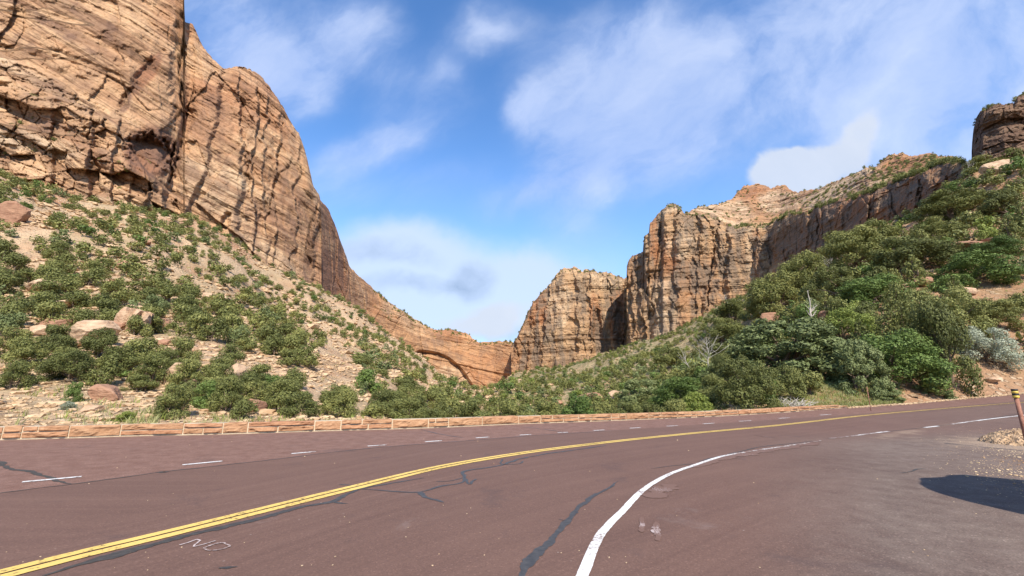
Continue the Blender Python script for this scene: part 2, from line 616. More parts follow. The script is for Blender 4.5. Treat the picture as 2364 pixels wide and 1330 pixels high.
ROADC = (0.165, 0.094, 0.070)
M['yellow'] = worn_paint('yellow_road_paint', (0.74, 0.52, 0.16), (0.62, 0.41, 0.10), (0.10, 0.075, 0.045), 0.575)
M['white'] = worn_paint('white_road_paint', (0.74, 0.72, 0.68), (0.62, 0.59, 0.55), ROADC, 0.575)
M['chalk'] = worn_paint('chalk', (0.55, 0.45, 0.42), (0.45, 0.36, 0.33), ROADC, 0.50, 40)


def road_mat():
    m, t, b = new_mat('red_asphalt', 0.86, 0.25)
    g = t.n('ShaderNodeNewGeometry').outputs['Position']
    pull = t.n('ShaderNodeAttribute', attribute_name='pull').outputs['Fac']
    grv = t.n('ShaderNodeAttribute', attribute_name='gravel').outputs['Fac']
    along = t.n('ShaderNodeAttribute', attribute_name='across').outputs['Fac']
    x_ = t.sep(g)[0]
    n1 = t.noise(g, 0.35, 5, 0.6)
    n2 = t.noise(g, 3.0, 5, 0.65)
    vo = t.n('ShaderNodeTexVoronoi')
    t.set(vo.inputs['Vector'], g)
    vo.inputs['Scale'].default_value = 75
    agg = vo.outputs['Color']
    agv = t.sep(agg)[0]
    # tyre-worn bands that follow the lane
    band = t.noise(t.comb(along, 0.0, 0.0), 2.3, 4, 0.6)
    fstr = t.noise(t.comb(t.m('MULTIPLY', along, 9.0), t.m('MULTIPLY', x_, 0.10), 0.0), 1.0, 4, 0.6)
    lane = t.ramp(t.m('ADD', t.m('MULTIPLY', band, 0.40), t.m('ADD', t.m('MULTIPLY', n1, 0.30), t.m('MULTIPLY', fstr, 0.30))), [(0.35, (0.124, 0.068, 0.051)), (0.65, (0.174, 0.098, 0.072))])
    pl = t.ramp(n2, [(0.3, (0.155, 0.078, 0.055)), (0.6, (0.215, 0.120, 0.089))])
    base = t.mix(pull, lane, pl)
    gv = t.ramp(t.m('ADD', t.m('MULTIPLY', n2, 0.6), t.m('MULTIPLY', n1, 0.4)), [(0.35, (0.118, 0.078, 0.062)), (0.65, (0.198, 0.146, 0.115))])
    base = t.mix(grv, base, gv)
    amt = t.m('ADD', 0.28, t.m('MULTIPLY', t.m('ADD', pull, grv, clamp=True), 0.16))
    base = t.mix(amt, base, t.mix(1.0, base, t.ramp(agv, [(0.0, 0.45), (0.5, 1.0), (0.93, 1.25), (1.0, 2.6)]), 'MULTIPLY'))
    du = t.n('ShaderNodeAttribute', attribute_name='dust').outputs['Fac']
    dn_ = t.step(t.m('ADD', du, t.m('MULTIPLY', t.m('SUBTRACT', t.noise(g, 1.6, 6, 0.75), 0.5), 1.3)), 0.35, 0.95)
    base = t.mix(t.m('MULTIPLY', dn_, 0.8), base, t.mix(agv, (0.26, 0.175, 0.115), (0.42, 0.31, 0.215)))
    # scattered pale grit
    v2 = t.n('ShaderNodeTexVoronoi')
    t.set(v2.inputs['Vector'], g)
    v2.inputs['Scale'].default_value = 5.5
    spot = t.m('MULTIPLY', t.step(v2.outputs['Distance'], 0.075, 0.045), t.step(t.noise(g, 0.6, 3, 0.6), 0.50, 0.62))
    base = t.mix(t.m('MULTIPLY', spot, 0.45), base, (0.46, 0.37, 0.31))
    # chalky scuffs
    sc = t.m('MULTIPLY', t.step(t.noise(g, 0.55, 6, 0.75, 0.8), 0.60, 0.74), 0.30)
    base = t.mix(sc, base, (0.27, 0.205, 0.180))
    st = t.m('MULTIPLY', t.step(t.noise(g, 0.8, 5, 0.7, 0.4), 0.42, 0.30), 0.35)
    base = t.mix(st, base, (0.075, 0.050, 0.047))
    t.set(b.inputs['Base Color'], base)
    bump(t, b, t.m('ADD', t.m('MULTIPLY', agv, 0.5), t.m('MULTIPLY', n2, 0.8)), 0.010, 0.65)
    return m


M['road'] = road_mat()


def wall_mat():
    m, t, b = new_mat('wall_sandstone', 0.9, 0.15)
    g = t.n('ShaderNodeNewGeometry').outputs['Position']
    rn = t.n('ShaderNodeAttribute', attribute_name='tint').outputs['Fac']
    x, y, z = t.sep(g)
    n1 = t.noise(g, 6.0, 6, 0.7, 0.5)
    n2 = t.noise(t.comb(t.m('MULTIPLY', x, 1.5), t.m('MULTIPLY', y, 1.5), t.m('MULTIPLY', z, 14.0)), 1.0, 5, 0.65, 0.6)
    base = t.ramp(t.m('ADD', t.m('MULTIPLY', n1, 0.5), t.m('MULTIPLY', n2, 0.5)), [(0.36, (0.22, 0.105, 0.052)), (0.5, (0.36, 0.190, 0.100)), (0.66, (0.48, 0.295, 0.170))])
    base = t.mix(t.m('MULTIPLY', rn, 0.45), base, t.mix(rn, (0.56, 0.38, 0.21), (0.36, 0.165, 0.09)))
    t.set(b.inputs['Base Color'], base)
    bump(t, b, t.m('ADD', n1, n2), 0.035, 0.9)
    return m


M['wallstone'] = wall_mat()

# ------------------------------------------------------------------ the lie of the land
def gz(x, y):
    """road level: flat at the camera, climbing away to the right"""
    x = np.asarray(x, float)
    t = np.clip(x - 8, 0, None)
    return np.where(t < 30, 0.0012 * t * t, 0.0012 * 900 + 0.072 * (t - 30))


def ground_pt(px, py, lift=0.0):
    """point of the road surface seen at a photo pixel"""
    u, e = uv_of(px, py)
    Y = CAMZ / max(-e, 1e-3)
    lo, hi = 0.5, 400.0
    for _ in range(60):
        mid = 0.5 * (lo + hi)
        if CAMZ + e * mid > float(gz(u * mid, mid)):
            lo = mid
        else:
            hi = mid
    return np.array([u * lo, lo, float(gz(u * lo, lo)) + lift])


def smooth_path(pts, step=0.25):
    pts = np.array(pts, float)
    d = np.r_[0, np.cumsum(np.linalg.norm(np.diff(pts[:, :2], axis=0), axis=1))]
    n = max(int(d[-1] / step), 2)
    s = np.linspace(0, d[-1], n)
    # Catmull-Rom style cubic through the knots
    out = np.zeros((n, 2))
    tan = np.gradient(pts[:, :2], d, axis=0)
    k = np.clip(np.searchsorted(d, s, side='right') - 1, 0, len(d) - 2)
    h = d[k + 1] - d[k]
    t = (s - d[k]) / h
    for c in range(2):
        p0, p1, m0, m1 = pts[k, c], pts[k + 1, c], tan[k, c] * h, tan[k + 1, c] * h
        out[:, c] = (2*t**3 - 3*t**2 + 1) * p0 + (t**3 - 2*t**2 + t) * m0 + (-2*t**3 + 3*t**2) * p1 + (t**3 - t**2) * m1
    return out


YEL = [(-260, 1392), (0, 1328), (168, 1285), (381, 1234), (583, 1184), (822, 1125), (1015, 1079), (1182, 1050), (1367, 1025.5), (1570, 1003.5), (1773, 984.5), (2027, 956.5), (2364, 929), (2560, 915)]
EDGE_PX = [(-500, 1030), (-200, 1022), (0, 1016), (160, 1012), (280, 1008), (510, 1003), (730, 996), (1000, 988), (1182, 980), (1400, 972), (1600, 964), (1800, 953), (1960, 941), (2100, 932), (2230, 920), (2364, 908), (2560, 893), (2800, 875)]
SEAM_PX = [(-300, 1178), (0, 1139), (173, 1117), (376, 1090), (599, 1065), (843, 1036), (1061, 1019), (1200, 1008), (1450, 992), (1700, 975), (1950, 958), (2364, 924)]
yel = smooth_path([ground_pt(*p) for p in YEL])
edge = smooth_path([ground_pt(*p) for p in EDGE_PX], 0.5)
seam = smooth_path([ground_pt(*p) for p in SEAM_PX])

# profile lines of the slopes: (px, py or None, Y, z)
def line(items):
    u, Y, Z = [], [], []
    for it in items:
        px, py, y = it[:3]
        if py is None:
            uu, _ = uv_of(px, 890)
            zz = it[3]
        else:
            uu, e = uv_of(px, py)
            zz = CAMZ + e * y
        u.append(uu)
        Y.append(y)
        Z.append(zz)
    o = np.argsort(u)
    return np.array(u)[o], np.array(Y)[o], np.array(Z)[o]


eu = edge[:, 0] / edge[:, 1]
eo = np.argsort(eu)
L0 = (eu[eo], edge[eo, 1] + 0.9, gz(edge[eo, 0], edge[eo, 1]) - 0.05)
L1 = line([(-150, 905, 24), (0, 905, 24), (300, 910, 26), (500, 925, 27), (700, 940, 30), (900, None, 34, -1.5), (1050, None, 38, -4), (1150, None, 45, -7), (1300, None, 48, -7), (1450, None, 42, -5), (1550, None, 38, -3), (1650, 935, 34), (1750, 905, 35), (1850, 880, 35), (2000, 868, 36), (2200, 850, 36), (2364, 820, 37), (2550, 800, 38)])
L2 = line([(-150, 700, 46), (0, 700, 46), (300, 710, 50), (500, 730, 62), (700, 770, 85), (850, 815, 100), (1000, 890, 100), (1080, 930, 95), (1130, 948, 95), (1200, 948, 105), (1350, 925, 105), (1500, 895, 100), (1600, 862, 90), (1700, 815, 82), (1800, 770, 76), (1900, 715, 68), (2000, 690, 62), (2100, 665, 58), (2364, 640, 54), (2550, 620, 52)])
L3 = line([(-150, 340, 112), (0, 385, 114), (100, 425, 118), (200, 465, 122), (300, 475, 128), (400, 500, 138), (550, 560, 155), (650, 625, 172), (740, 680, 195), (820, 725, 210), (900, 780, 205), (1000, 850, 190), (1060, 888, 180), (1100, 905, 200), (1135, 900, 270), (1170, 880, 350), (1200, 864, 370), (1300, 850, 350), (1400, 825, 320), (1500, 785, 300), (1600, 755, 285), (1700, 700, 262), (1790, 660, 225), (1880, 598, 172), (2000, 536, 138), (2120, 482, 116), (2250, 405, 99), (2364, 350, 92), (2550, 300, 85)])
L4 = (L3[0], L3[1] + np.where((L3[0] > -0.35) & (L3[0] < -0.04), 110, 60), L3[2] + np.where((L3[0] > -0.35) & (L3[0] < -0.04), -14, 4))
LINES = [L0, L1, L2, L3, L4]


def terrain_base(u, Y):
    """interpolated height for arrays u = x/y and Y"""
    ys = [np.interp(u, l[0], l[1]) for l in LINES]
    zs = [np.interp(u, l[0], l[2]) for l in LINES]

    def ev(y):
        z = zs[0] + 0 * y
        z = np.where(y < ys[0], gz(u * y, y) - 0.25, z)
        for k in range(len(ys) - 1):
            t = np.clip((y - ys[k]) / (ys[k + 1] - ys[k]), 0, 1)
            z = np.where(y >= ys[k], zs[k] + (zs[k + 1] - zs[k]) * t, z)
        return z
    r = 0
    offs = (-0.07, -0.035, 0, 0.035, 0.07)
    wts = (0.1, 0.2, 0.4, 0.2, 0.1)
    for o, wt in zip(offs, wts):
        r = r + wt * ev(np.maximum(Y * (1 + o), ys[0] * 0.0 + Y * (1 + o)))
    near = sst(Y, ys[0] - 0.2, ys[0] + 6)
    r = ev(Y) * (1 - near) + r * near
    return r, near, ys


def terrain(x, y):
    x = np.asarray(x, float)
    y = np.asarray(y, float)
    Y = np.maximum(y, 3.0)
    u = np.clip(x / Y, -2.6, 2.6)
    r, near, ys = terrain_base(u, Y)
    amp = near * np.clip(Y / 60, 0.25, 2.2)
    n = fbm(x / 26, y / 26, 0.0, 5, 3) * 1.6 + fbm(x / 5, y / 5, 0.0, 3, 11) * 0.32
    gul = np.abs(vn(x / 18 + 0.4 * vn(x / 30, y / 30, 1, 4), y / 70, 5.0, 8))
    rr = np.where(u > 0.45, 1.5, 1.0)
    return r + amp * rr * (n * 0.7 + (gul - 0.35) * 1.4)


def project(x, y, z):
    zz = z - CAMZ
    d = y * CP + zz * SP
    return CX + F * x / d, CY - F * (-y * SP + zz * CP) / d, d


def hit(px, py, y0=14.0, y1=420.0, retry=True):
    """first terrain point along a photo ray"""
    u, e = uv_of(px, py)
    Y = y0 * (y1 / y0) ** np.linspace(0, 1, 700)
    tz = terrain(u * Y, Y)
    below = (CAMZ + e * Y) < tz
    ys = np.interp(u, L0[0], L0[1])
    below &= Y > ys + 0.3
    if below.any():
        k = int(np.argmax(below))
        return np.array([u * Y[k], Y[k], tz[k]])
    if py > 900:
        y = float(np.interp(u, L0[0], L0[1])) + 0.6
        return np.array([u * y, y, float(terrain(u * y, y))])
    return hit(px, py + 6, y0, y1) if retry else None


nu, ny = 760, 620
uu = np.linspace(-2.3, 2.5, nu)
yy = 9.0 * (900.0 / 9.0) ** np.linspace(0, 1, ny)
UU, YY = np.meshgrid(uu, yy)
XX = UU * YY
ZZ = terrain(XX, YY)
ZZ = np.where(YY > 560, ZZ - (YY - 560) * 0.15, ZZ)
PXg, PYg, _d = project(XX, YY, ZZ)
rt = sst(PXg + 0.12 * (PYg - 900), 1650, 1850)
gr = sst(PXg, 1080, 1180) * (1 - sst(PXg, 1700, 1850)) * 0.8 + 0.25 * sst(fbm(XX / 12, YY / 12, 0, 3, 71), 0.0, 0.5)
V = np.stack([XX, YY, ZZ], -1).reshape(-1, 3)
ter = mesh_np('hillside', V, grid_faces(ny, nu), M['soil'], None, True, {'right': rt.ravel(), 'green': gr.ravel()})
tag(ter, 'tan rocky canyon slopes falling to a ravine behind the stone wall', None, None, 'structure')

# wide plain behind and beside the viewer
gp = np.array([[-900, -900, -0.4], [900, -900, -0.4], [900, 9.6, -0.4], [-900, 9.6, -0.4]])
tag(mesh_np('ground', gp, [[0, 1, 2, 3]], M['soil']), 'flat tan ground under the road', None, None, 'structure')

# ------------------------------------------------------------------ road
rx = np.arange(-46, 76, 0.28)
cols = []
# far edge of the asphalt for every x
ex = edge[:, 0]
o = np.argsort(ex)
far = np.interp(rx, ex[o], edge[o, 1]) + 0.15
nv = 210
tt = np.linspace(0, 1, nv) ** 0.8
RX, TT = np.meshgrid(rx, tt)
RY = -22 + (far[None, :] + 22) * TT
RZ = gz(RX, RY)


def signed_far(X, Y, path):
    o = np.argsort(path[:, 0])
    return Y - np.interp(X, path[o, 0], path[o, 1])


pull = sst(signed_far(RX, RY, seam), -0.03, 0.10)
ydist = signed_far(RX, RY, yel)
rpx, rpy, rd = project(RX, np.maximum(RY, 0.6), RZ)
gvm = sst(rpx, 1650, 2150) * sst(rpy, 990, 1030) * (RY > 0.6)
gvm = np.clip(gvm + 0.35 * sst(rpx, 1900, 2300) * (RY > 0.6), 0, 1) * (1 - pull)
across = ydist * 0.8
mcp = ground_pt(2400, 1030)
dust = np.exp(-(np.hypot(RX - mcp[0], RY - mcp[1]) / 2.6) ** 2) + 0.8 * (1 - sst(far[None, :] - RY, 0.0, 0.9)) + 0.5 * np.exp(-((ydist + 4.6) / 0.5) ** 2) * sst(RX, 8, 14)
road = mesh_np('road', np.stack([RX, RY, RZ], -1).reshape(-1, 3), grid_faces(nv, len(rx)), M['road'], None, True,
               {'pull': pull.ravel(), 'gravel': gvm.ravel(), 'dust': np.clip(dust, 0, 1).ravel(), 'across': across.ravel()})
tag(road, 'curving two lane road of dark reddish asphalt with a wide pullout', None, None, 'structure')

LIFT = [0.004]


def ribbon(name, path, w0, w1=None, mat=None, lift=0.004, jit=0.0, wear=None, off=0.0, parent=road, label=None, taper=False, seed=1):
    p = np.array(path, float)
    n = len(p)
    d = np.gradient(p, axis=0)
    d /= np.linalg.norm(d, axis=1)[:, None] + 1e-9
    nrm = np.stack([-d[:, 1], d[:, 0]], 1)
    s = np.r_[0, np.cumsum(np.linalg.norm(np.diff(p, axis=0), axis=1))]
    w1 = w0 if w1 is None else w1
    wd = np.linspace(w0, w1, n) * 0.5
    if taper:
        wd = wd * np.clip(np.minimum(np.linspace(0, 1, n), np.linspace(1, 0, n)) * 8 + 0.25, 0, 1)
    ja = 1 + jit * fbm(s * 4.1, 0.3, 0.0, 6, seed, 0.7)
    jb = 1 + jit * fbm(s * 4.1, 7.3, 0.0, 6, seed + 3, 0.7)
    a = p + nrm * (off + wd * ja)[:, None]
    c = p + nrm * (off - wd * jb)[:, None]
    m_ = p + nrm * off
    V = []
    for q in (a, m_, c):
        V.append(np.column_stack([q, gz(q[:, 0], q[:, 1]) + lift]))
    V = np.concatenate(V)
    i = np.arange(n - 1)
    Q = np.concatenate([np.stack([i + n, i + n + 1, i + 1, i], 1), np.stack([i + 2 * n, i + 2 * n + 1, i + n + 1, i + n], 1)])
    at = {'wear': np.tile(np.full(n, 0.0) if wear is None else np.interp(np.linspace(0, 1, n), *wear), 3)}
    ob = mesh_np(name, V, Q, mat, parent, False, at)
    if label:
        ob['label'] = label
    return ob


def pxpath(pts, step=0.06, wob=0.0, seed=1):
    p = smooth_path([ground_pt(*q) for q in pts], step)
    if wob:
        s = np.arange(len(p)) * step
        d = np.gradient(p, axis=0)
        d /= np.linalg.norm(d, axis=1)[:, None] + 1e-9
        nrm = np.stack([-d[:, 1], d[:, 0]], 1)
        p = p + nrm * (wob * fbm(s * 1.6, 1.1, 0.0, 4, seed))[:, None]
    return p


yfine = pxpath(YEL, 0.05)
ribbon('yellow_line', yfine, 0.125, 0.06, M['yellow'], 0.008, 0.05, ([0, 0.5, 1], [0, 0.02, 0.16]), 0.085, seed=4)
ribbon('yellow_line', yfine, 0.135, 0.06, M['yellow'], 0.008, 0.05, ([0, 0.5, 1], [0, 0.02, 0.16]), -0.085, seed=9)
W1 = [(1325, 1372), (1344, 1330), (1387, 1235), (1438, 1180), (1489, 1129), (1545, 1096), (1611, 1072), (1672, 1053), (1753, 1039)]
ribbon('edge_line', pxpath(W1, 0.03), 0.105, 0.085, M['white'], 0.008, 0.06, ([0, 0.7, 1], [0, 0.1, 0.25]), label='solid white edge line curving round the bend')
ribbon('edge_line', pxpath([(1753, 1039), (1824, 1029), (1895, 1017.5)]), 0.10, 0.10, M['white'], 0.008, 0.3, ([0, 1], [0.24, 0.38]), seed=5, label='worn broken stretch of the white edge line')
ribbon('edge_line', pxpath([(1915, 1013), (1975, 1006), (2012, 1001), (2051, 996.5)]), 0.11, 0.13, M['white'], 0.008, 0.2, ([0, 0.6, 1], [0.34, 0.24, 0.08]), seed=6)
ribbon('edge_line', pxpath([(2135, 987.5), (2166, 984)]), 0.12, 0.12, M['white'], 0.008, 0.1)
ribbon('edge_line', pxpath([(2195, 980), (2245, 973), (2300, 966), (2364, 959), (2420, 953)]), 0.11, 0.14, M['white'], 0.008, 0.15, ([0, 0.5, 1], [0.2, 0.05, 0.1]), seed=8)
DASH = [((51, 1113.5), (188, 1101)), ((421, 1074), (514, 1065)), ((673, 1048), (728, 1043)), ((849, 1030.5), (892, 1027.5)), ((982, 1020.5), (1020, 1017.8)), ((1099, 1011.5), (1129, 1009.5)), ((1200, 1005), (1226, 1003.5)), ((1288, 999.5), (1312, 998.3)), ((1370, 994.5), (1395, 993)), ((1454, 989), (1479, 987.7)), ((1539, 984.3), (1565, 983)), ((1624, 978.8), (1648, 977.2)), ((1707, 973), (1734, 971.2)), ((1798, 966.3), (1823, 964.6)), ((1893, 958.7), (1919, 957))]
for a, b_ in DASH:
    ribbon('lane_dash', pxpath([a, b_], 0.08), 0.115, None, M['white'], 0.008, 0.05, ([0, 1], [0.05, 0.12]))
CR = [
    (SEAM_PX[:9], 0.045, 0.04, 0.02),
    ([(-60, 1052), (0, 1070), (30, 1083), (91, 1095), (122, 1108), (168, 1117)], 0.09, 0.08, 0.05),
    ([(101, 1331), (203, 1299), (355, 1256), (487, 1223), (609, 1194), (711, 1167), (766, 1158), (792, 1144), (838, 1129), (900, 1117), (980, 1104)], 0.15, 0.05, 0.02),
    ([(838, 1128), (888, 1133), (964, 1136), (1020, 1121), (1056, 1116), (1071, 1100), (1069, 1090), (1107, 1083), (1162, 1073), (1200, 1060), (1290, 1044), (1400, 1028)], 0.05, 0.09, 0.03),
    ([(964, 1136), (985, 1149), (1023, 1161)], 0.09, 0.05, 0.02),
    ([(1071, 1103), (1086, 1118), (1094, 1109), (1102, 1106)], 0.05, 0.06, 0.02),
    ([(1006, 1112), (1036, 1111), (1066, 1103)], 0.025, 0.03, 0.02),
    ([(1160, 1060), (1166, 1072), (1196, 1071), (1208, 1064)], 0.05, 0.03, 0.02),
    ([(766, 1158), (786, 1162), (803, 1163)], 0.06, 0.04, 0.01),
    ([(782, 1119), (812, 1121), (838, 1128)], 0.03, 0.05, 0.01),
    ([(1196, 1345), (1205, 1322), (1245, 1276), (1281, 1235), (1311, 1205), (1342, 1169), (1367, 1149), (1403, 1129), (1428, 1111)], 0.115, 0.04, 0.02),
    ([(1290, 1199), (1300, 1203), (1311, 1205)], 0.03, 0.06, 0.0),
    ([(505, 1312), (525, 1310), (548, 1309)], 0.10, 0.07, 0.0),
    ([(1500, 1082), (1560, 1075), (1601, 1071)], 0.02, 0.03, 0.02),
    ([(1610, 1066), (1700, 1045), (1763, 1031), (1830, 1024), (1893, 1017)], 0.05, 0.04, 0.02),
    ([(2078, 1093), (2105, 1088), (2118, 1083), (2139, 1083)], 0.03, 0.04, 0.02),
    ([(970, 992), (1020, 1003), (1068, 1011)], 0.05, 0.05, 0.04),
    ([(1210, 986), (1260, 992), (1310, 999)], 0.05, 0.05, 0.04),
    ([(370, 1089), (378, 1091), (386, 1088)], 0.16, 0.12, 0.0),
    ([(2020, 1000), (2150, 985), (2364, 953)], 0.03, 0.05, 0.02),
]
for i, (pts, a, b_, wb) in enumerate(CR):
    ribbon('tar_seal', pxpath(pts, 0.035 if a > 0.1 else 0.05, wb, 20 + i), a, b_, M['tar'], 0.004 + 0.0003 * (i % 4), 0.45, None, 0.0, taper=True, seed=30 + i)
for i, (pts, a, b_, wr) in enumerate([([(1512, 1205), (1516, 1225), (1524, 1250)], 0.05, 0.13, 0.30), ([(1500, 1150), (1530, 1132), (1560, 1120)], 0.30, 0.25, 0.42), ([(1600, 1080), (1680, 1056), (1760, 1042), (1890, 1022)], 0.30, 0.34, 0.42), ([(1486, 1195), (1482, 1230)], 0.05, 0.06, 0.40), ([(1740, 1005), (1800, 1012)], 0.05, 0.05, 0.35)]):
    ribbon('paint_smear', pxpath(pts, 0.03, 0.02, 90 + i), a, b_, M['chalk'], 0.0055 + 0.0003 * i, 0.5, ([0, 0.5, 1], [wr + 0.15, wr - 0.25, wr + 0.15]), 0.0, taper=True, seed=95 + i)
# handwritten NO in chalk
NO = [[(414, 1259.5), (433, 1254), (453, 1246.5)], [(453, 1246.5), (461, 1249), (456, 1254), (449, 1259)], [(449, 1259), (446, 1264)], [(446, 1264), (470, 1258), (498, 1249.5)],
      [(469, 1267), (481, 1262.5), (497, 1257), (510, 1254.5), (523, 1258.5), (530, 1263), (517, 1268), (502, 1271.5), (482, 1272), (470, 1268)]]
for i, s_ in enumerate(NO):
    ribbon('chalk_writing', pxpath(s_, 0.01), 0.022, 0.020, M['chalk'], 0.0065 + 0.0004 * i, 0.3, None, 0.0, seed=60 + i, label='chalk letters NO scrawled on the asphalt')

# ------------------------------------------------------------------ cliffs
def cliff(name, top, bot, Y0, lean, nx, nt, mat, label, disp, cracks=(), alcoves=(), shifts=(), zones=(), back=60, jit=2.0, seed=1, roundoff=6.0, cat='cliff', saw=(), recess=()):
    """wall of rock: outline in photo pixels, plan distance Y0(px), fractured relief in metres"""
    x0, x1 = top[0][0], top[-1][0]
    px = np.linspace(x0, x1, nx)
    tp = np.interp(px, [p[0] for p in top], [p[1] for p in top])
    tp = tp + jit * fbm(px / 14.0, 0.5, 0.0, 4, seed) + 0.5 * jit * np.sign(vn(px / 6.0, 0.2, 3.0, seed))
    bt = np.interp(px, [p[0] for p in bot], [p[1] for p in bot])
    y0 = np.interp(px, [p[0] for p in Y0], [p[1] for p in Y0])
    T = np.linspace(0, 1, nt)[:, None]
    PX = np.broadcast_to(px, (nt, nx)).copy()
    PY = bt + (tp - bt) * T
    U, E = uv_of(PX, PY)
    _, eb = uv_of(px, bt)
    zb = CAMZ + eb * y0
    Yb = (y0 + lean * (CAMZ - zb)) / (1 - lean * np.minimum(E, 2.0))
    Yb = Yb + roundoff * np.clip((T - 0.9) / 0.1, 0, 1) ** 2
    X, Z = U * Yb, CAMZ + E * Yb
    xa, ya = X[0], y0
    s = np.r_[0, np.cumsum(np.hypot(np.diff(xa), np.diff(ya)))]
    S = np.broadcast_to(s, (nt, nx))
    d = np.zeros((nt, nx))
    ws = S + 2.5 * fbm(S / 22, Z / 30, 0.0, 3, seed + 2)
    msk = np.ones((nt, nx))
    for (L, H, amp, crack) in disp.get('blocks', ()):
        rid, fd = voro(ws / L, Z / (L * H) + 3.1, seed + int(L * 7))
        d += amp * (rid - 0.5) * 2
        if crack:
            d -= crack * (1 - sst(fd, 0.0, 0.10))
    for (L, H, amp) in disp.get('ridges', ()):
        r = 1 - 2 * np.abs(vn(ws / L, Z / (L * H), 2.0, seed + 41))
        d += amp * r
    for (L, amp, dip) in disp.get('beds', ()):
        zz = (Z + dip * S + 1.2 * vn(S / 30, Z / 12, 0.0, seed + 3)) / L
        k = np.floor(zz)
        fr = zz - k
        v0 = _h(k, k * 0, k * 0, seed + 60)
        v1 = _h(k + 1, k * 0, k * 0, seed + 60)
        d += amp * ((v0 + (v1 - v0) * sst(fr, 0.82, 1.0)) - 0.5) * 2
    for (L, amp) in disp.get('fbm', ()):
        d += amp * fbm(X / L, Yb / L, Z / L, 5, seed + 77, 0.55)
    for (pts, wpx, dep) in cracks:
        wob = 7 * fbm(PX / 34, PY / 34, 0.0, 5, seed + 5, 0.6)
        dd = polydist(PX + wob, PY + wob * 0.3, pts)
        var = 0.15 + 0.85 * sst(fbm(PX / 22, PY / 60, 2.0, 3, seed + 8), -0.5, 0.6)
        wl = wpx * 0.62 * var
        # a crack with one raised lip, fading along its length
        d -= dep * 0.27 * var * (1 - sst(dd, wl * 0.2, wl)) + dep * 0.20 * (1 - sst(dd, wpx, wpx * 3.5))
    for (cx, cy, ax, ay, ang, dep, soft) in alcoves:
        ca, sa = math.cos(math.radians(ang)), math.sin(math.radians(ang))
        ddx, ddy = PX - cx, PY - cy
        qx, qy = (ddx * ca + ddy * sa) / ax, (-ddx * sa + ddy * ca) / ay
        rr = np.hypot(qx, qy) + 0.08 * fbm(PX / 20, PY / 20, 0.0, 3, seed + 6)
        # deep at the top of the hollow, running out at its foot
        d -= dep * 0.6 * (1 - sst(rr + 0.15 * fbm(PX / 9, PY / 9, 0.0, 3, seed + 7), 1 - soft * 1.3, 1.05)) * np.clip(0.75 - 0.55 * qy, 0.0, 1.2)
    for (pts, wpx, dd_) in shifts:
        # everything right of a traced line moves by dd_ metres (positive: toward the viewer)
        lx = np.interp(PY, [p[1] for p in pts], [p[0] for p in pts])
        d += dd_ * sst(PX - lx, -wpx, wpx)
    for (lines_, A, side) in saw:
        xs = [np.interp(PY, [p[1] for p in L_], [p[0] for p in L_]) + 8 * fbm(PY / 40, q * 7.0, 0.0, 5, seed + q, 0.6) for q, L_ in enumerate(lines_)]
        for q in range(len(xs) - 1):
            t_ = (PX - xs[q]) / np.maximum(xs[q + 1] - xs[q], 1)
            inside = (t_ >= 0) & (t_ < 1)
            aq = A * (0.6 + 0.8 * _h(np.array(q), np.array(0), np.array(0), seed + 200))
            tt_ = np.clip(t_ if side > 0 else 1 - t_, 0, 1)
            yf = sst(PY, lines_[q][0][1] - 25, lines_[q][0][1] + 25) if A > 0 and lines_[q][0][1] > 150 else 1.0
            d += yf * np.where(inside, aq * (tt_ ** 1.4) * np.clip((1 - tt_) * (8 + 3 * (q % 3)), 0, 1) * (0.70 + 0.30 * sst(fbm(PY / 70, q * 3.3, 0.0, 3, seed + 50 + q), -0.5, 0.5)), 0)
    for (arc, dep, fade) in recess:
        ya_ = np.interp(PX, [p[0] for p in arc], [p[1] for p in arc])
        ins = sst(PX, arc[0][0] - 3, arc[0][0] + 3) * (1 - sst(PX, arc[-1][0] - 8, arc[-1][0] + 8))
        q_ = PY - ya_
        d -= dep * ins * sst(q_, 0, 9) * (0.25 + 0.75 * np.exp(-np.maximum(q_, 0) / fade))
        if dep < 0:
            rid, fd = voro(ws / 7.0, Z / 5.0 + 0.3 * S / 7.0, seed + 301)
            rid2, fd2 = voro(ws / 2.6, Z / 1.8, seed + 302)
            mk = ins * sst(q_, 0, 14)
            d += mk * (2.3 * (rid - 0.5) * 2 - 0.9 * (1 - sst(fd, 0, 0.09)) + 0.55 * (rid2 - 0.5) * 2 + 1.2 * np.sin(Z / 3.4 + 0.25 * S / 3.4 + 2 * rid))
    d *= np.clip(T * 30, 0, 1)
    red = np.zeros((nt, nx))
    dark = np.zeros((nt, nx))
    pale = np.zeros((nt, nx))
    nz = 0.5 + 0.6 * fbm(S / 9, Z / 30, 1.0, 4, seed + 90)
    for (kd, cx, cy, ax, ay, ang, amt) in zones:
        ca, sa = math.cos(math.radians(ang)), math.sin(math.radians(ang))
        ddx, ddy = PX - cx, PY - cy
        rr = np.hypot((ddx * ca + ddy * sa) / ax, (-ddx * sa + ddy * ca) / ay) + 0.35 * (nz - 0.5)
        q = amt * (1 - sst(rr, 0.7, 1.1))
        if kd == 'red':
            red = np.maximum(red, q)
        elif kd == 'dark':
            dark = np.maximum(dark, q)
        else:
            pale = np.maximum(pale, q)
    Y = Yb - d
    X = U * Y
    Z = CAMZ + E * Y
    V = np.stack([X, Y, Z], -1)
    A = [red, dark, pale]
    # top surface running back from the rim, then down: real thickness
    rows = [V]
    rim = V[-1].copy()
    dirv = np.stack([U[-1], np.ones(nx)], -1)
    dirv /= np.linalg.norm(dirv, axis=1)[:, None]
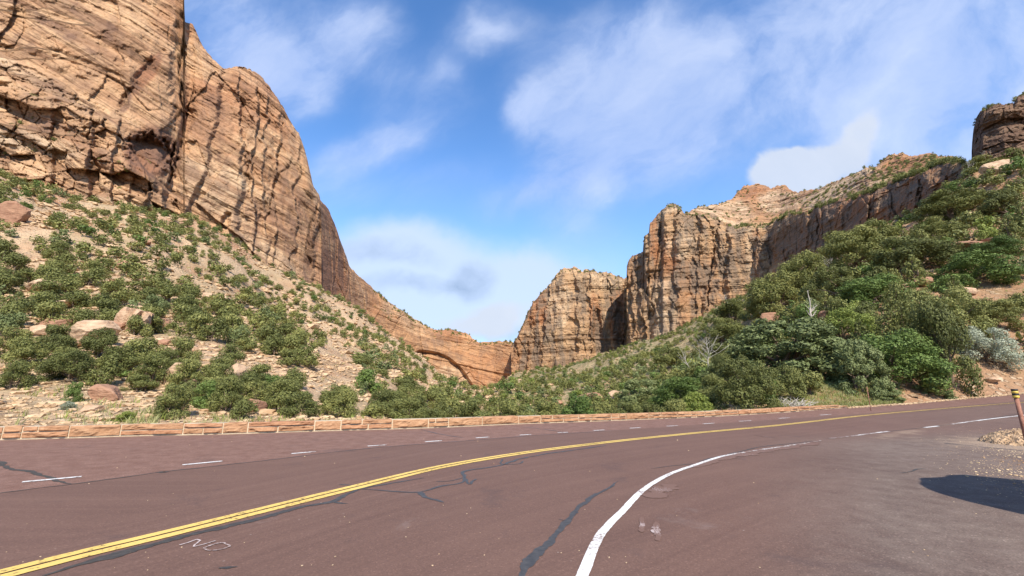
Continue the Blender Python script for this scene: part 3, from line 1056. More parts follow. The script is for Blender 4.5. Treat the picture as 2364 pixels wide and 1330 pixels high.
    for q, dz in ((0.05, -0.3), (0.25, -2.0), (0.6, -6.0), (1.0, -14.0), (1.02, -60.0)):
        r = rim.copy()
        r[:, :2] += dirv * back * q
        r[:, 2] += dz * back / 60.0 + fbm(r[:, 0] / 8, r[:, 1] / 8, 0.0, 3, seed) * 0.6 - 0.5
        rows.append(r[None])
    V = np.concatenate(rows)
    ex_ = V.shape[0] - nt
    at = {}
    for nm, a in zip(('red', 'dark', 'pale'), A):
        at[nm] = np.concatenate([a, np.repeat(a[-1:], ex_, 0)]).ravel()
    ob = mesh_np(name, V.reshape(-1, 3), grid_faces(V.shape[0], nx), mat, None, True, at)
    tag(ob, label, cat)
    return ob, V[:nt], (PX, PY)


# great wall on the left
LT = [(-160, -260), (405, -260), (423, -120), (425, 0), (427, 47), (445, 58), (463, 98), (480, 125), (497, 140), (517, 160), (545, 152), (575, 158), (602, 176), (627, 205), (652, 245), (672, 280), (690, 310), (703, 345), (715, 390), (722, 425), (738, 452), (742, 480)]
LB = [(-160, 520), (0, 530), (100, 565), (200, 600), (300, 620), (400, 650), (550, 720), (650, 790), (742, 860)]
LY = [(-160, 118), (0, 120), (200, 126), (300, 131), (400, 142), (480, 152), (550, 160), (650, 178), (742, 202)]
lc = [
    ([(429, 50), (422, 130), (418, 220), (424, 270), (404, 340), (394, 400), (380, 445)], 10, 15),
    ([(449, 80), (452, 150), (441, 230), (432, 300)], 6, 8),
    ([(555, 240), (552, 300), (566, 360), (570, 430), (560, 520)], 6, 4),
    ([(655, 278), (642, 340), (633, 420), (621, 500)], 6, 6),
    ([(490, 130), (508, 200), (545, 232), (590, 260), (628, 290)], 4, 3),
    ([(215, 262), (208, 310), (214, 360), (232, 395)], 7, 5),
    ([(140, 128), (165, 142), (188, 156)], 6, 4),
    ([(740, 455), (728, 500), (716, 560), (703, 620), (703, 680)], 9, 6),
]
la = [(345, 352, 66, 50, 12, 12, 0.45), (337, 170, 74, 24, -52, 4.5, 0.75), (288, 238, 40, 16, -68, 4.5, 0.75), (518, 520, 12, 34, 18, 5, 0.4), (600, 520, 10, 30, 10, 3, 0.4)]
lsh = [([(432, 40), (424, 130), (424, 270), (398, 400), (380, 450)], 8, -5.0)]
lz = [('dark', 335, 172, 66, 20, -52, 0.75), ('dark', 290, 238, 36, 13, -68, 0.7), ('red', 335, 172, 70, 26, -52, 0.9), ('dark', 720, 560, 18, 110, 8, 0.6), ('dark', 100, 285, 80, 22, 15, 0.7), ('dark', 345, 352, 72, 60, 10, 1.0), ('red', 345, 352, 70, 60, 10, 1.0), ('dark', 120, 60, 170, 10, 33, 0.7), ('dark', 260, 90, 120, 9, 35, 0.7), ('dark', 90, 200, 90, 30, 25, 0.4), ('dark', 480, 270, 60, 60, 20, 0.35), ('red', 480, 250, 90, 90, 0, 0.5), ('red', 400, 60, 60, 60, 0, 0.4), ('red', 590, 240, 110, 50, 40, 0.55), ('dark', 215, 40, 120, 12, 33, 0.5), ('dark', 60, 100, 60, 10, 30, 0.4),  # large alcove zones: dark varnish, with the hollow's shade painted in
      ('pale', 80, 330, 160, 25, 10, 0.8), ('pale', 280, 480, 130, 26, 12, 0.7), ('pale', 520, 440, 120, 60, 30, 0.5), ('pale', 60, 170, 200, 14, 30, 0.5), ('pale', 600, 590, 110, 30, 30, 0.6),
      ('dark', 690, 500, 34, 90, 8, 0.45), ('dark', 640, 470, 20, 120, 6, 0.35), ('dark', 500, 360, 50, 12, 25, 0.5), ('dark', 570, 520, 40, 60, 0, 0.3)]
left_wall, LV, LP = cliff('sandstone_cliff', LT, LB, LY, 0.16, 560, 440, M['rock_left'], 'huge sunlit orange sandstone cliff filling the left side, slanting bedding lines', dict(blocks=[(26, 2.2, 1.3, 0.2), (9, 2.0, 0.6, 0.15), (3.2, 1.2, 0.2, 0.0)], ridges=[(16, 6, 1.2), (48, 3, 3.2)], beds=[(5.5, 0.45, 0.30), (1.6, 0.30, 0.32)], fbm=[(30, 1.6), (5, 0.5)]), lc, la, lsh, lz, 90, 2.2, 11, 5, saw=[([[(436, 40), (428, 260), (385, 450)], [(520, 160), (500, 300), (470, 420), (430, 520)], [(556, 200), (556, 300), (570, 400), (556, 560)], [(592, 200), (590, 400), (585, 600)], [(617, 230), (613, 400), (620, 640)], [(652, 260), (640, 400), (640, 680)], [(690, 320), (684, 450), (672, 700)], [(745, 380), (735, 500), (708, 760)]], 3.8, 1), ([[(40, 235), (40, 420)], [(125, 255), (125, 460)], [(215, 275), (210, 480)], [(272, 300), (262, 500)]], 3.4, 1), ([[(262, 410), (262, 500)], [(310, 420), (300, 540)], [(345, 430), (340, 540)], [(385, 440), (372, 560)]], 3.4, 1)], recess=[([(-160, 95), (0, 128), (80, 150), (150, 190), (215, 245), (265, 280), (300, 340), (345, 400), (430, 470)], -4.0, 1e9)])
# wing behind it, darker, streaked
WT = [(694, 430), (735, 455), (758, 482), (774, 520), (783, 548), (792, 572), (800, 592), (806, 612), (812, 622), (822, 640), (836, 665), (846, 690)]
WB = [(694, 720), (760, 760), (846, 810)]
wing, WV, _ = cliff('sandstone_cliff', WT, WB, [(694, 225), (740, 245), (800, 305), (846, 345)], 0.10, 260, 300, M['rock_left'], 'dark red streaked cliff shoulder just beyond the great wall', dict(blocks=[(24, 4, 2.0, 1.0), (8, 3, 0.7, 0.3)], ridges=[(14, 8, 1.5)], beds=[(4.5, 0.4, 0.1), (1.5, 0.25, 0.1)], fbm=[(30, 1.5), (5, 0.5)]),
                    [([(778, 560), (776, 640), (770, 720)], 5, 3), ([(800, 620), (806, 680), (800, 740)], 5, 3)], [], [], [('dark', 740, 560, 75, 190, 8, 1.0), ('red', 750, 650, 60, 100, 5, 1.0), ('red', 770, 520, 22, 60, -20, 0.7), ('dark', 815, 680, 22, 80, 0, 0.6)], 90, 1.6, 23, 5)
# arch cliff across the head of the canyon
AT = [(790, 590), (812, 622), (835, 643), (862, 668), (890, 690), (925, 715), (960, 738), (990, 755), (1010, 762), (1040, 760), (1078, 768), (1090, 780), (1105, 790), (1140, 789), (1178, 788), (1205, 800), (1215, 806)]
AB = [(790, 800), (900, 860), (1000, 900), (1060, 925), (1100, 925), (1150, 910), (1215, 900)]
arch, AV, AP = cliff('arch_cliff', AT, AB, [(790, 330), (860, 380), (960, 430), (1060, 455), (1140, 450), (1215, 425)], 0.34, 460, 300, M['rock_arch'], 'smooth banded cliff with a great blind arch at the head of the canyon', dict(blocks=[(40, 1.5, 1.6, 0.6), (12, 1.2, 0.6, 0.3)], ridges=[(22, 5, 1.0)], beds=[(9, 1.0, 0.20), (3, 0.5, 0.20)], fbm=[(50, 2.0), (9, 0.8)]),
                     [([(835, 700), (900, 740), (970, 775), (1040, 790), (1120, 800)], 4, 3), ([(862, 712), (880, 708), (900, 715)], 5, 4), ([(1085, 792), (1100, 800), (1180, 806)], 4, 3), ([(1194, 822), (1198, 850), (1195, 885)], 5, 7), ([(820, 660), (818, 700), (822, 740)], 6, 5)],
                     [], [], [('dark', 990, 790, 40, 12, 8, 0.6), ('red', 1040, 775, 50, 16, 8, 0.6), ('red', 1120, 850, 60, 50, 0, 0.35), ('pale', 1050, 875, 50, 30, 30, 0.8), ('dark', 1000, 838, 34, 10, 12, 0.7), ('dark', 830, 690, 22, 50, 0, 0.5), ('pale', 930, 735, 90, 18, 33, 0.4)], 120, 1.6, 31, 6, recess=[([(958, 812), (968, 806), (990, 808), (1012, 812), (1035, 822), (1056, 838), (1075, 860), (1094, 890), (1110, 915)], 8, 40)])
# butte B, further
BT = [(1180, 800), (1188, 788), (1200, 765), (1215, 730), (1230, 700), (1248, 678), (1262, 665), (1275, 648), (1290, 626), (1305, 618), (1325, 616), (1345, 626), (1352, 621), (1372, 624), (1385, 632), (1400, 627), (1420, 636), (1440, 642), (1462, 640)]
BB = [(1180, 880), (1220, 885), (1300, 880), (1400, 860), (1462, 845)]
butB, BV, BP = cliff('sandstone_butte', BT, BB, [(1180, 415), (1240, 400), (1300, 385), (1360, 378), (1420, 385), (1462, 392)], 0.10, 420, 300, M['rock_butte'], 'smaller far butte of fluted tan and red rock at the canyon mouth', dict(blocks=[(22, 4, 2.2, 0.5), (8, 3, 1.1, 0.25), (3.5, 1.2, 0.5, 0.1)], ridges=[(12, 9, 1.1)], beds=[(7, 0.6, 0.0), (2.4, 0.5, 0.0)], fbm=[(30, 2.0), (7, 0.9)]),
                     [([(1272, 677), (1278, 743)], 5, 6), ([(1334, 645), (1326, 690)], 4, 5), ([(1354, 645), (1362, 692)], 4, 6), ([(1365, 700), (1363, 786), (1374, 830)], 5, 8), ([(1387, 715), (1383, 830)], 5, 8), ([(1415, 715), (1410, 810)], 5, 5), ([(1438, 660), (1441, 790)], 5, 8), ([(1240, 700), (1232, 760), (1222, 830)], 4, 4), ([(1196, 815), (1204, 840)], 6, 5), ([(1300, 650), (1305, 720), (1298, 800)], 3, 3)],
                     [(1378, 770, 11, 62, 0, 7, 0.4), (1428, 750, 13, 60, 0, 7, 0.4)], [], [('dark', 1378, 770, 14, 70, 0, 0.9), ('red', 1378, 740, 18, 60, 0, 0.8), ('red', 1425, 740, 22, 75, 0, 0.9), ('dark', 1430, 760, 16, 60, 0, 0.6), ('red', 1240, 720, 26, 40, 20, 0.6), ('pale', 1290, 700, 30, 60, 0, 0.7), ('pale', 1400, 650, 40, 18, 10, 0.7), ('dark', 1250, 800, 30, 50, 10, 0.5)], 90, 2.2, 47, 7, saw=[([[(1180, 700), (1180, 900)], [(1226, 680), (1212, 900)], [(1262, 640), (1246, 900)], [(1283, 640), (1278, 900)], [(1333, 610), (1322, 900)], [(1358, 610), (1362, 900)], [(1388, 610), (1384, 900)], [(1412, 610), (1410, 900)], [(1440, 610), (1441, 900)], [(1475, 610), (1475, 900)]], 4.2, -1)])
# domes above and behind the main butte
DT = [(1590, 490), (1610, 478), (1640, 474), (1665, 470), (1690, 458), (1703, 442), (1718, 430), (1745, 425), (1768, 428), (1780, 436), (1795, 428), (1812, 428), (1830, 440), (1842, 444), (1858, 438), (1872, 440), (1890, 434), (1915, 424), (1945, 412), (1975, 400), (2000, 388), (2025, 382), (2045, 362), (2060, 354), (2085, 353), (2098, 360), (2120, 358), (2150, 354), (2180, 360), (2200, 362), (2226, 378)]
DB = [(1590, 560), (1700, 580), (1800, 570), (1870, 550), (2000, 500), (2226, 440)]
dome, DV, DP = cliff('slickrock_dome', DT, DB, [(1590, 345), (1700, 350), (1800, 335), (1880, 300), (2000, 250), (2226, 190)], 0.95, 460, 150, M['rock_arch'], 'pale layered slickrock domes rising above the cliff rim', dict(blocks=[(30, 1.0, 1.5, 0.8), (9, 0.8, 0.7, 0.4)], beds=[(4, 0.9, 0.0), (1.6, 0.6, 0.0)], fbm=[(25, 1.8), (5, 0.7)]),
                     [([(1790, 432), (1775, 460), (1765, 490)], 5, 5), ([(2098, 362), (2100, 385)], 4, 3)], [], [], [('pale', 1950, 440, 150, 34, -20, 1.0), ('pale', 1660, 495, 90, 40, 0, 0.9), ('pale', 1800, 470, 60, 30, 0, 0.8), ('red', 1760, 450, 60, 20, 0, 0.4), ('red', 2070, 380, 40, 20, 0, 0.4)], 60, 1.8, 53, 4, 'rock dome')
# main butte and the long wall running toward the right
CT = [(1446, 650), (1447, 612), (1452, 600), (1460, 590), (1478, 584), (1484, 582), (1487, 545), (1498, 536), (1500, 516), (1510, 504), (1528, 482), (1545, 471), (1560, 471), (1580, 492), (1596, 492), (1612, 494), (1640, 494), (1660, 504), (1668, 512), (1700, 522), (1730, 515), (1760, 520), (1790, 508), (1820, 490), (1850, 488), (1868, 492), (1880, 478), (1905, 468), (1960, 455), (2010, 440), (2060, 418), (2100, 405), (2150, 385), (2180, 372), (2215, 368), (2232, 376), (2246, 400)]
CB = [(1446, 870), (1500, 870), (1600, 850), (1700, 820), (1800, 760), (1880, 700), (2000, 640), (2120, 580), (2246, 500)]
CYr = [(1446, 338), (1500, 318), (1600, 306), (1700, 300), (1770, 288), (1820, 262), (1880, 228), (2000, 182), (2120, 150), (2246, 124)]
butA, CV, CPX = cliff('sandstone_butte', CT, CB, CYr, 0.08, 760, 380, M['rock_butte'], 'tall flat topped butte of varnished sandstone right of the canyon mouth', dict(blocks=[(20, 4, 2.0, 0.5), (8, 3, 1.0, 0.25), (3, 1.2, 0.45, 0.1)], ridges=[(13, 9, 0.9)], beds=[(6, 0.35, 0.0), (2.2, 0.35, 0.0)], fbm=[(28, 1.8), (6, 0.8)]),
                      [([(1559, 474), (1561, 515), (1558, 600)], 4, 5), ([(1530, 520), (1522, 590), (1523, 640)], 5, 9), ([(1502, 640), (1502, 700), (1507, 790)], 7, 11), ([(1445, 660), (1446, 790)], 6, 6), ([(1470, 600), (1466, 680), (1470, 790)], 4, 7), ([(1486, 660), (1484, 790)], 4, 5), ([(1660, 520), (1654, 560), (1642, 615), (1632, 660), (1630, 745)], 8, 12), ([(1664, 560), (1663, 620), (1668, 675)], 4, 6), ([(1672, 600), (1676, 655)], 3, 4), ([(1613, 575), (1617, 630)], 4, 6), ([(1584, 640), (1592, 680)], 4, 5), ([(1610, 500), (1606, 540), (1608, 560)], 4, 6), ([(1742, 560), (1746, 640)], 4, 5), ([(1780, 510), (1784, 560), (1778, 610)], 5, 4), ([(1880, 480), (1886, 510), (1888, 540)], 7, 9), ([(1700, 545), (1790, 530), (1800, 526)], 4, 3), ([(1740, 545), (1734, 600)], 3, 3), ([(2118, 410), (2120, 450)], 8, 9), ([(1900, 490), (2000, 455), (2120, 420)], 4, 2)],
                      [(1505, 750, 14, 42, 0, 7, 0.4), (1640, 575, 16, 50, 10, 5, 0.5), (1590, 688, 18, 14, 0, 3, 0.5), (1610, 530, 22, 14, 60, 4, 0.4)], [([(1484, 560), (1486, 640), (1500, 700), (1505, 800)], 6, 5.0), ([(1530, 500), (1528, 640)], 4, 4.0)],
                      [('red', 1512, 560, 14, 70, 0, 0.9), ('red', 1545, 580, 26, 50, 0, 0.6), ('dark', 1600, 640, 60, 40, 0, 0.75), ('dark', 1700, 620, 40, 50, 0, 0.7), ('pale', 1575, 560, 50, 40, 0, 0.7), ('pale', 1530, 720, 40, 90, 0, 0.8), ('pale', 1735, 590, 14, 60, 0, 0.6), ('red', 1745, 600, 12, 70, 0, 0.7), ('red', 1840, 560, 60, 60, 20, 0.8), ('dark', 1840, 570, 70, 70, 20, 0.85), ('red', 2030, 460, 200, 60, -20, 1.0), ('dark', 2030, 460, 230, 60, -20, 0.62), ('pale', 1550, 485, 40, 14, 0, 0.6), ('dark', 1475, 680, 22, 100, 0, 0.5), ('dark', 1580, 520, 30, 30, 0, 0.4)], 60, 2.0, 61, 6, saw=[([[(1440, 600), (1440, 850)], [(1466, 560), (1458, 850)], [(1487, 540), (1482, 850)], [(1528, 480), (1524, 640), (1504, 850)], [(1560, 470), (1556, 640), (1545, 850)], [(1612, 480), (1606, 640), (1600, 850)], [(1657, 500), (1645, 600), (1630, 700), (1628, 850)], [(1674, 520), (1672, 850)], [(1742, 510), (1742, 850)], [(1784, 500), (1780, 850)], [(1850, 480), (1846, 850)], [(1886, 470), (1890, 850)], [(1990, 440), (1990, 850)], [(2120, 400), (2120, 850)], [(2260, 350), (2260, 850)]], 4.4, -1)])
# dark rock on the ridge at the right
RT = [(2243, 350), (2244, 330), (2247, 300), (2253, 275), (2263, 258), (2280, 245), (2300, 240), (2325, 240), (2340, 238), (2350, 222), (2364, 214), (2400, 205), (2460, 215), (2500, 260)]
RB = [(2243, 378), (2270, 392), (2364, 400), (2500, 390)]
outc, RV, _ = cliff('rock_outcrop', RT, RB, [(2243, 112), (2252, 105), (2270, 100), (2320, 96), (2364, 95), (2500, 92)], 0.05, 240, 170, M['rock_dark'], 'dark brown rounded rock outcrop on the ridge at the upper right', dict(blocks=[(8, 0.7, 0.8, 0.4), (2.5, 0.7, 0.3, 0.2)], beds=[(2.2, 0.45, 0.15), (0.8, 0.2, 0.15)], fbm=[(8, 0.7), (1.6, 0.25)]), [([(2262, 300), (2300, 308), (2364, 290)], 4, 1.2)], [(2330, 285, 26, 14, -20, 1.5, 0.5)], [], [('dark', 2300, 320, 90, 60, 0, 0.5)], 18, 2.0, 71, 3, 'rock outcrop')

# ------------------------------------------------------------------ boulders and scree
import bmesh
_bm = bmesh.new()
bmesh.ops.create_icosphere(_bm, subdivisions=4, radius=1.0)
ICO_V = np.array([v.co[:] for v in _bm.verts])
ICO_F = np.array([[v.index for v in f.verts] for f in _bm.faces])
_bm.free()
_bm = bmesh.new()
bmesh.ops.create_icosphere(_bm, subdivisions=1, radius=1.0)
ICS_V = np.array([v.co[:] for v in _bm.verts])
ICS_F = np.array([[v.index for v in f.verts] for f in _bm.faces])
_bm.free()


def rock_shape(rng, V=ICO_V, planes=11, cut=(0.55, 0.85), rough=0.05, flute=0.0):
    n = rng.normal(size=(planes, 3))
    n /= np.linalg.norm(n, axis=1)[:, None]
    n = np.concatenate([n, [[0.1, 0.1, 0.99], [0, 0, -1]]])
    d = np.r_[rng.uniform(cut[0], cut[1], planes), 0.72, 0.6]
    W = V.copy()
    for k in range(len(n)):
        dt = W @ n[k]
        sc = np.where(dt > d[k], d[k] / np.maximum(dt, 1e-6), 1.0)
        W = W * sc[:, None]
    if rough:
        o = rng.uniform(0, 50)
        W = W * (1 + rough * fbm(W[:, 0] * 3 + o, W[:, 1] * 3, W[:, 2] * 6, 4, 5))[:, None]
    if flute:
        W[:, 0] += 0.0
        W = W * (1 - flute * sst(np.abs(vn(W[:, 0] * 3.2, W[:, 1] * 3.2, 0.0, 4)), 0.25, 0.0))[:, None] if False else W * (1 - flute * (1 - sst(np.abs(vn(W[:, 0] * 3.2 + 9, W[:, 1] * 1.0, 0.3, 4)), 0.0, 0.3)))[:, None]
    return W


def boulder(px, py, wpx, hpx, label, mat='boulder', seed=1, tilt=0.0, flat=1.0, flute=0.0, roll=0.0):
    h = hit(px, py + hpx * 0.45)
    if h is None:
        return None
    k = h[1] / F
    sx, sz = wpx * k * 0.62, hpx * k * 0.72
    rng = np.random.default_rng(seed)
    W = rock_shape(rng, rough=0.05, flute=flute) * np.array([sx, (sx * 0.75 + sz * 0.25) * flat, sz])
    c, s = math.cos(math.radians(tilt)), math.sin(math.radians(tilt))
    W = W @ np.array([[c, 0, -s], [0, 1, 0], [s, 0, c]])
    ob = mesh_np('boulder', W, ICO_F, M[mat], None, False)
    ob.location = (h[0], h[1], h[2] + sz * 0.42)
    tag(ob, label, 'boulder', 'boulders on the slopes')
    return ob


BLD = [
    (20, 485, 66, 62, 'brown tilted fin of rock at the far left below the cliff', 'boulder_red', 3, 25, 0.6, 0),
    (195, 772, 108, 56, 'large rounded tan boulder on the lower left slope', 'boulder', 5, -18, 1, 0),
    (300, 738, 82, 62, 'fluted pale boulder with dark vertical clefts on the left slope', 'boulder', 8, 0, 1, 0.35),
    (258, 752, 46, 30, 'low boulder tucked against the left side of the fluted boulder', 'boulder_red', 9, 0, 1, 0),
    (112, 663, 84, 26, 'long flat sunlit slab leaning downhill on the left slope', 'boulder', 12, -22, 1, 0),
    (134, 702, 50, 20, 'narrow pale slab below the long flat slab', 'boulder', 14, -22, 1, 0),
    (95, 762, 46, 26, 'small blocky tan boulder left of the large rounded one', 'boulder', 17, 0, 1, 0),
    (130, 745, 50, 24, 'brown boulder wedged above the large rounded one', 'boulder_red', 18, -10, 1, 0),
    (412, 862, 92, 48, 'pyramid shaped tan boulder among junipers on the lower slope', 'boulder', 21, -12, 1, 0),
    (438, 892, 36, 40, 'reddish block below the pyramid shaped boulder', 'boulder_red', 22, 0, 1, 0),
    (538, 864, 40, 56, 'upright pale boulder standing among the junipers', 'boulder', 25, 8, 1, 0),
    (245, 908, 62, 36, 'dark wedge boulder on the gravel above the wall', 'boulder_red', 27, 12, 1, 0),
    (212, 943, 34, 16, 'small round pale rock on the gravel just above the wall', 'boulder', 28, 0, 1, 0),
    (335, 855, 42, 26, 'pale broken boulder with shadowed right edge', 'boulder', 30, -15, 1, 0),
    (490, 686, 62, 20, 'flat topped pale slab in the middle of the left slope', 'boulder', 33, 3, 1, 0),
    (285, 612, 30, 22, 'brown boulder in the juniper thicket high on the left slope', 'boulder_red', 36, 0, 1, 0),
    (333, 558, 26, 14, 'small brown boulder high on the slope under the cliff', 'boulder_red', 37, 0, 1, 0),
    (243, 553, 34, 14, 'small pale slab high on the slope under the cliff', 'boulder', 38, -6, 1, 0),
    (368, 745, 34, 26, 'reddish boulder right of the fluted boulder', 'boulder_red', 41, 0, 1, 0),
    (380, 790, 28, 14, 'little orange rock below the reddish boulder', 'boulder_red', 42, 0, 1, 0),
    (412, 725, 26, 22, 'grey brown boulder under a juniper in mid slope', 'boulder_red', 43, 0, 1, 0),
    (585, 938, 44, 34, 'dark rounded boulder in the ditch behind the wall', 'boulder_red', 45, 10, 1, 0),
    (600, 912, 34, 24, 'dark boulder perched over the ditch behind the wall', 'boulder_red', 46, 0, 1, 0),
    (634, 912, 60, 28, 'pale layered boulder right of the dark ditch boulders', 'boulder', 48, -16, 1, 0),
    (560, 780, 30, 20, 'pale block on open scree right of centre slope', 'boulder', 50, 0, 1, 0),
    (585, 800, 34, 14, 'flat tan slab on open scree below the pale block', 'boulder', 51, 4, 1, 0),
    (690, 765, 30, 16, 'tan rock on the bare streak of the left slope', 'boulder', 52, 0, 1, 0),
    (1370, 915, 62, 24, 'low red rock ledge in the brush beyond the wall', 'boulder_red', 54, 6, 1, 0),
    (1425, 914, 34, 26, 'orange rounded boulder right of the low red ledge', 'boulder', 56, 0, 1, 0),
    (1278, 930, 46, 16, 'low dark rock among brush left of the red ledge', 'boulder_red', 57, 0, 1, 0),
    (1785, 735, 46, 30, 'rounded pinkish boulder below the bleached snag', 'boulder_red', 61, 0, 1, 0),
    (1920, 730, 44, 34, 'pinkish boulder right of the bleached snag', 'boulder_red', 62, 0, 1, 0),
    (2300, 385, 60, 34, 'pale boulder with tree roots on the ridge under the dark outcrop', 'boulder', 64, -10, 1, 0),
    (2350, 425, 44, 16, 'grey slab near the ridge at the right', 'boulder', 65, 0, 1, 0),
    (2230, 570, 80, 16, 'low red ledge of rock on the upper right slope', 'boulder_red', 66, 5, 1, 0),
    (2300, 560, 60, 16, 'dark ledge of rock right of the low red ledge', 'boulder_red', 67, 8, 1, 0),
    (2235, 673, 26, 20, 'pale square block under the green bush at the right', 'boulder', 68, 0, 1, 0),
    (2130, 650, 40, 22, 'red layered rock left of the tall pinyon top', 'boulder_red', 69, 0, 1, 0),
    (2062, 718, 36, 16, 'white edged rock on red soil in mid right slope', 'boulder', 70, -14, 1, 0),
    (2048, 760, 40, 30, 'dark rock with pale face beside the tall pinyon', 'boulder_red', 71, 0, 1, 0),
    (2290, 876, 34, 12, 'flat pale rock on the orange bank by the road', 'boulder', 72, -15, 1, 0),
]
for (px_, py_, w_, h_, lb, mt, sd_, tl, fl, flu) in BLD:
    boulder(px_, py_, w_, h_, lb, mt, sd_, tl, fl, flu)

# scree: thousands of loose stones in one sheet of rubble
def scree():
    rng = np.random.default_rng(91)
    N = 34000
    base = [rock_shape(np.random.default_rng(200 + k), ICS_V, 5, (0.5, 0.85), 0.0) for k in range(6)]
    px = rng.uniform(-420, 2800, N)
    Yl = rng.uniform(0, 1, N)
    u, _ = uv_of(px, 890)
    ya = np.interp(u, L0[0], L0[1]) + 0.8
    yb = np.interp(u, L3[0], L3[1]) * 1.02
    Y = ya * (yb / ya) ** (Yl ** 0.75)
    X = u * Y
    keep = (fbm(X / 11, Y / 11, 0, 3, 33) > -0.25 - 1.0 * (1 - sst(Y, 22, 40)) + 0.9 * sst(px, 1150, 1300) * (Y > 30)) 
    X, Y = X[keep], Y[keep]
    Z = terrain(X, Y)
    n = len(X)
    sz = 0.045 * (1 + 2.6 * rng.random(n) ** 3) * (Y / 12) ** 0.80
    sz = np.clip(sz, 0.05, 0.85) * np.where(rng.random(n) > 0.985, 2.0, 1.0)
    Vs, Fs = [], []
    nb = len(ICS_V)
    for i in range(n):
        a = rng.uniform(0, 6.28)
        c, s = math.cos(a), math.sin(a)
        b = base[i % 6] * np.array([1.5, 1.0, 0.55]) * sz[i]
        x = b[:, 0] * c - b[:, 1] * s
        y = b[:, 0] * s + b[:, 1] * c
        Vs.append(np.column_stack([x + X[i], y + Y[i], b[:, 2] + Z[i] + 0.2 * sz[i]]))
        Fs.append(ICS_F + i * nb)
    ob = mesh_np('scree', np.concatenate(Vs), np.concatenate(Fs), M['scree'])
    tag(ob, 'loose pale stones and rubble strewn over the slopes', 'scree', None, 'stuff')


scree()

# ------------------------------------------------------------------ foliage
def crown_arrays(seed, n_clump, n_leaf, leaf, shape='dome', clump_r=0.16, aspect=0.55, gap=0.0):
    """unit crown (width 1, height 1, base at z=0) made of leaf-sized faces gathered in clumps"""
    rng = np.random.default_rng(seed)
    if shape == 'cone':
        z = np.linspace(0.04, 0.93, n_clump) ** 1.1
        rad = 0.36 * (1 - z) ** 0.8
        a = np.arange(n_clump) * 2.4 + rng.uniform(-0.5, 0.5, n_clump)
        cr = (0.16 * (1 - z) + 0.06) * rng.uniform(0.8, 1.25, n_clump)
        C = np.column_stack([rad * np.cos(a), rad * np.sin(a), z])
    else:
        # a mound of rounded lobes: a few large ones, smaller ones riding on them
        cr = clump_r * rng.uniform(0.72, 1.28, n_clump)
        a = np.arange(n_clump) * 2.4 + rng.uniform(-0.6, 0.6, n_clump)
        zz = rng.uniform(0.0, 1.0, n_clump)
        zc = cr * 0.7 + zz * np.maximum(1 - 1.7 * cr, 0.05)
        reach = np.sqrt(np.clip(1 - (zz * 0.92) ** 2, 0, 1)) * (0.5 - cr * 0.9) * rng.uniform(0.72, 1.12, n_clump)
        C = np.column_stack([reach * np.cos(a), reach * np.sin(a), zc])
        C[0] = (0, 0, 0.48)
        cr[0] = clump_r * 1.35
    wgt = cr ** 2
    k = rng.choice(n_clump, n_leaf, p=wgt / wgt.sum())
    o = rng.normal(size=(n_leaf, 3))
    o /= np.linalg.norm(o, axis=1)[:, None]
    tuft = vn(o[:, 0] * 3.6 + k * 3.1, o[:, 1] * 3.6, o[:, 2] * 3.6, seed % 91)
    rr_ = cr[k] * (0.86 + 0.34 * tuft) * rng.uniform(0.80, 1.04, n_leaf)
    P = C[k] + o * rr_[:, None]
    N = o + rng.normal(size=(n_leaf, 3)) * 0.42
    N /= np.linalg.norm(N, axis=1)[:, None]
    T = np.cross(N, rng.normal(size=(n_leaf, 3)))
    T /= np.linalg.norm(T, axis=1)[:, None] + 1e-6
    B = np.cross(N, T)
    s = leaf * rng.uniform(0.6, 1.35, n_leaf)[:, None]
    A1, A2 = T * s, B * s * aspect
    V = np.stack([P - A1, P - A2 * 0.9, P + A1, P + A2 * 0.9], 1).reshape(-1, 3)
    V[:, 2] = np.maximum(V[:, 2], 0.0)
    Q = np.arange(n_leaf * 4).reshape(-1, 4)
    tint = np.clip(0.46 + 0.16 * rng.normal(size=n_leaf) + 0.30 * (rng.random(n_clump)[k] - 0.5) + 0.22 * tuft, 0, 1)
    return V, Q, np.repeat(tint, 4), C


def crown_mesh(key, *a, mat='juniper', **kw):
    V, Q, t, C = crown_arrays(*a, **kw)
    ob = mesh_np('crown', V, Q, M[mat], None, False, {'tint': t}, link=False)
    return ob.data, C


def trunk_mesh(seed, C, h=0.5, r=0.035, stems=3):
    rng = random.Random(seed)
    mb = MB()
    idx = list(range(len(C)))
    rng.shuffle(idx)
    for s in range(stems):
        a = rng.uniform(0, 6.28)
        base = Vector((0.03 * math.cos(a), 0.03 * math.sin(a), -0.12))
        fork = Vector((0.10 * math.cos(a), 0.10 * math.sin(a), rng.uniform(0.2, 0.34)))
        mb.tube([base, (base + fork) * 0.5 + Vector((rng.uniform(-.02, .02), rng.uniform(-.02, .02), 0)), fork], [r, r * 0.8, r * 0.6], 6)
        for q in range(4):
            c = Vector(C[idx[(s * 4 + q) % len(idx)]])
            mid = (fork + c) * 0.5 + Vector((rng.uniform(-.03, .03), rng.uniform(-.03, .03), 0.02))
            mb.tube([fork, mid, c], [r * 0.5, r * 0.32, r * 0.12], 5)
    me_o = mb.build('trunk', M['bark'])
    me = me_o.data
    bpy.data.objects.remove(me_o)
    return me


PROTO = {}


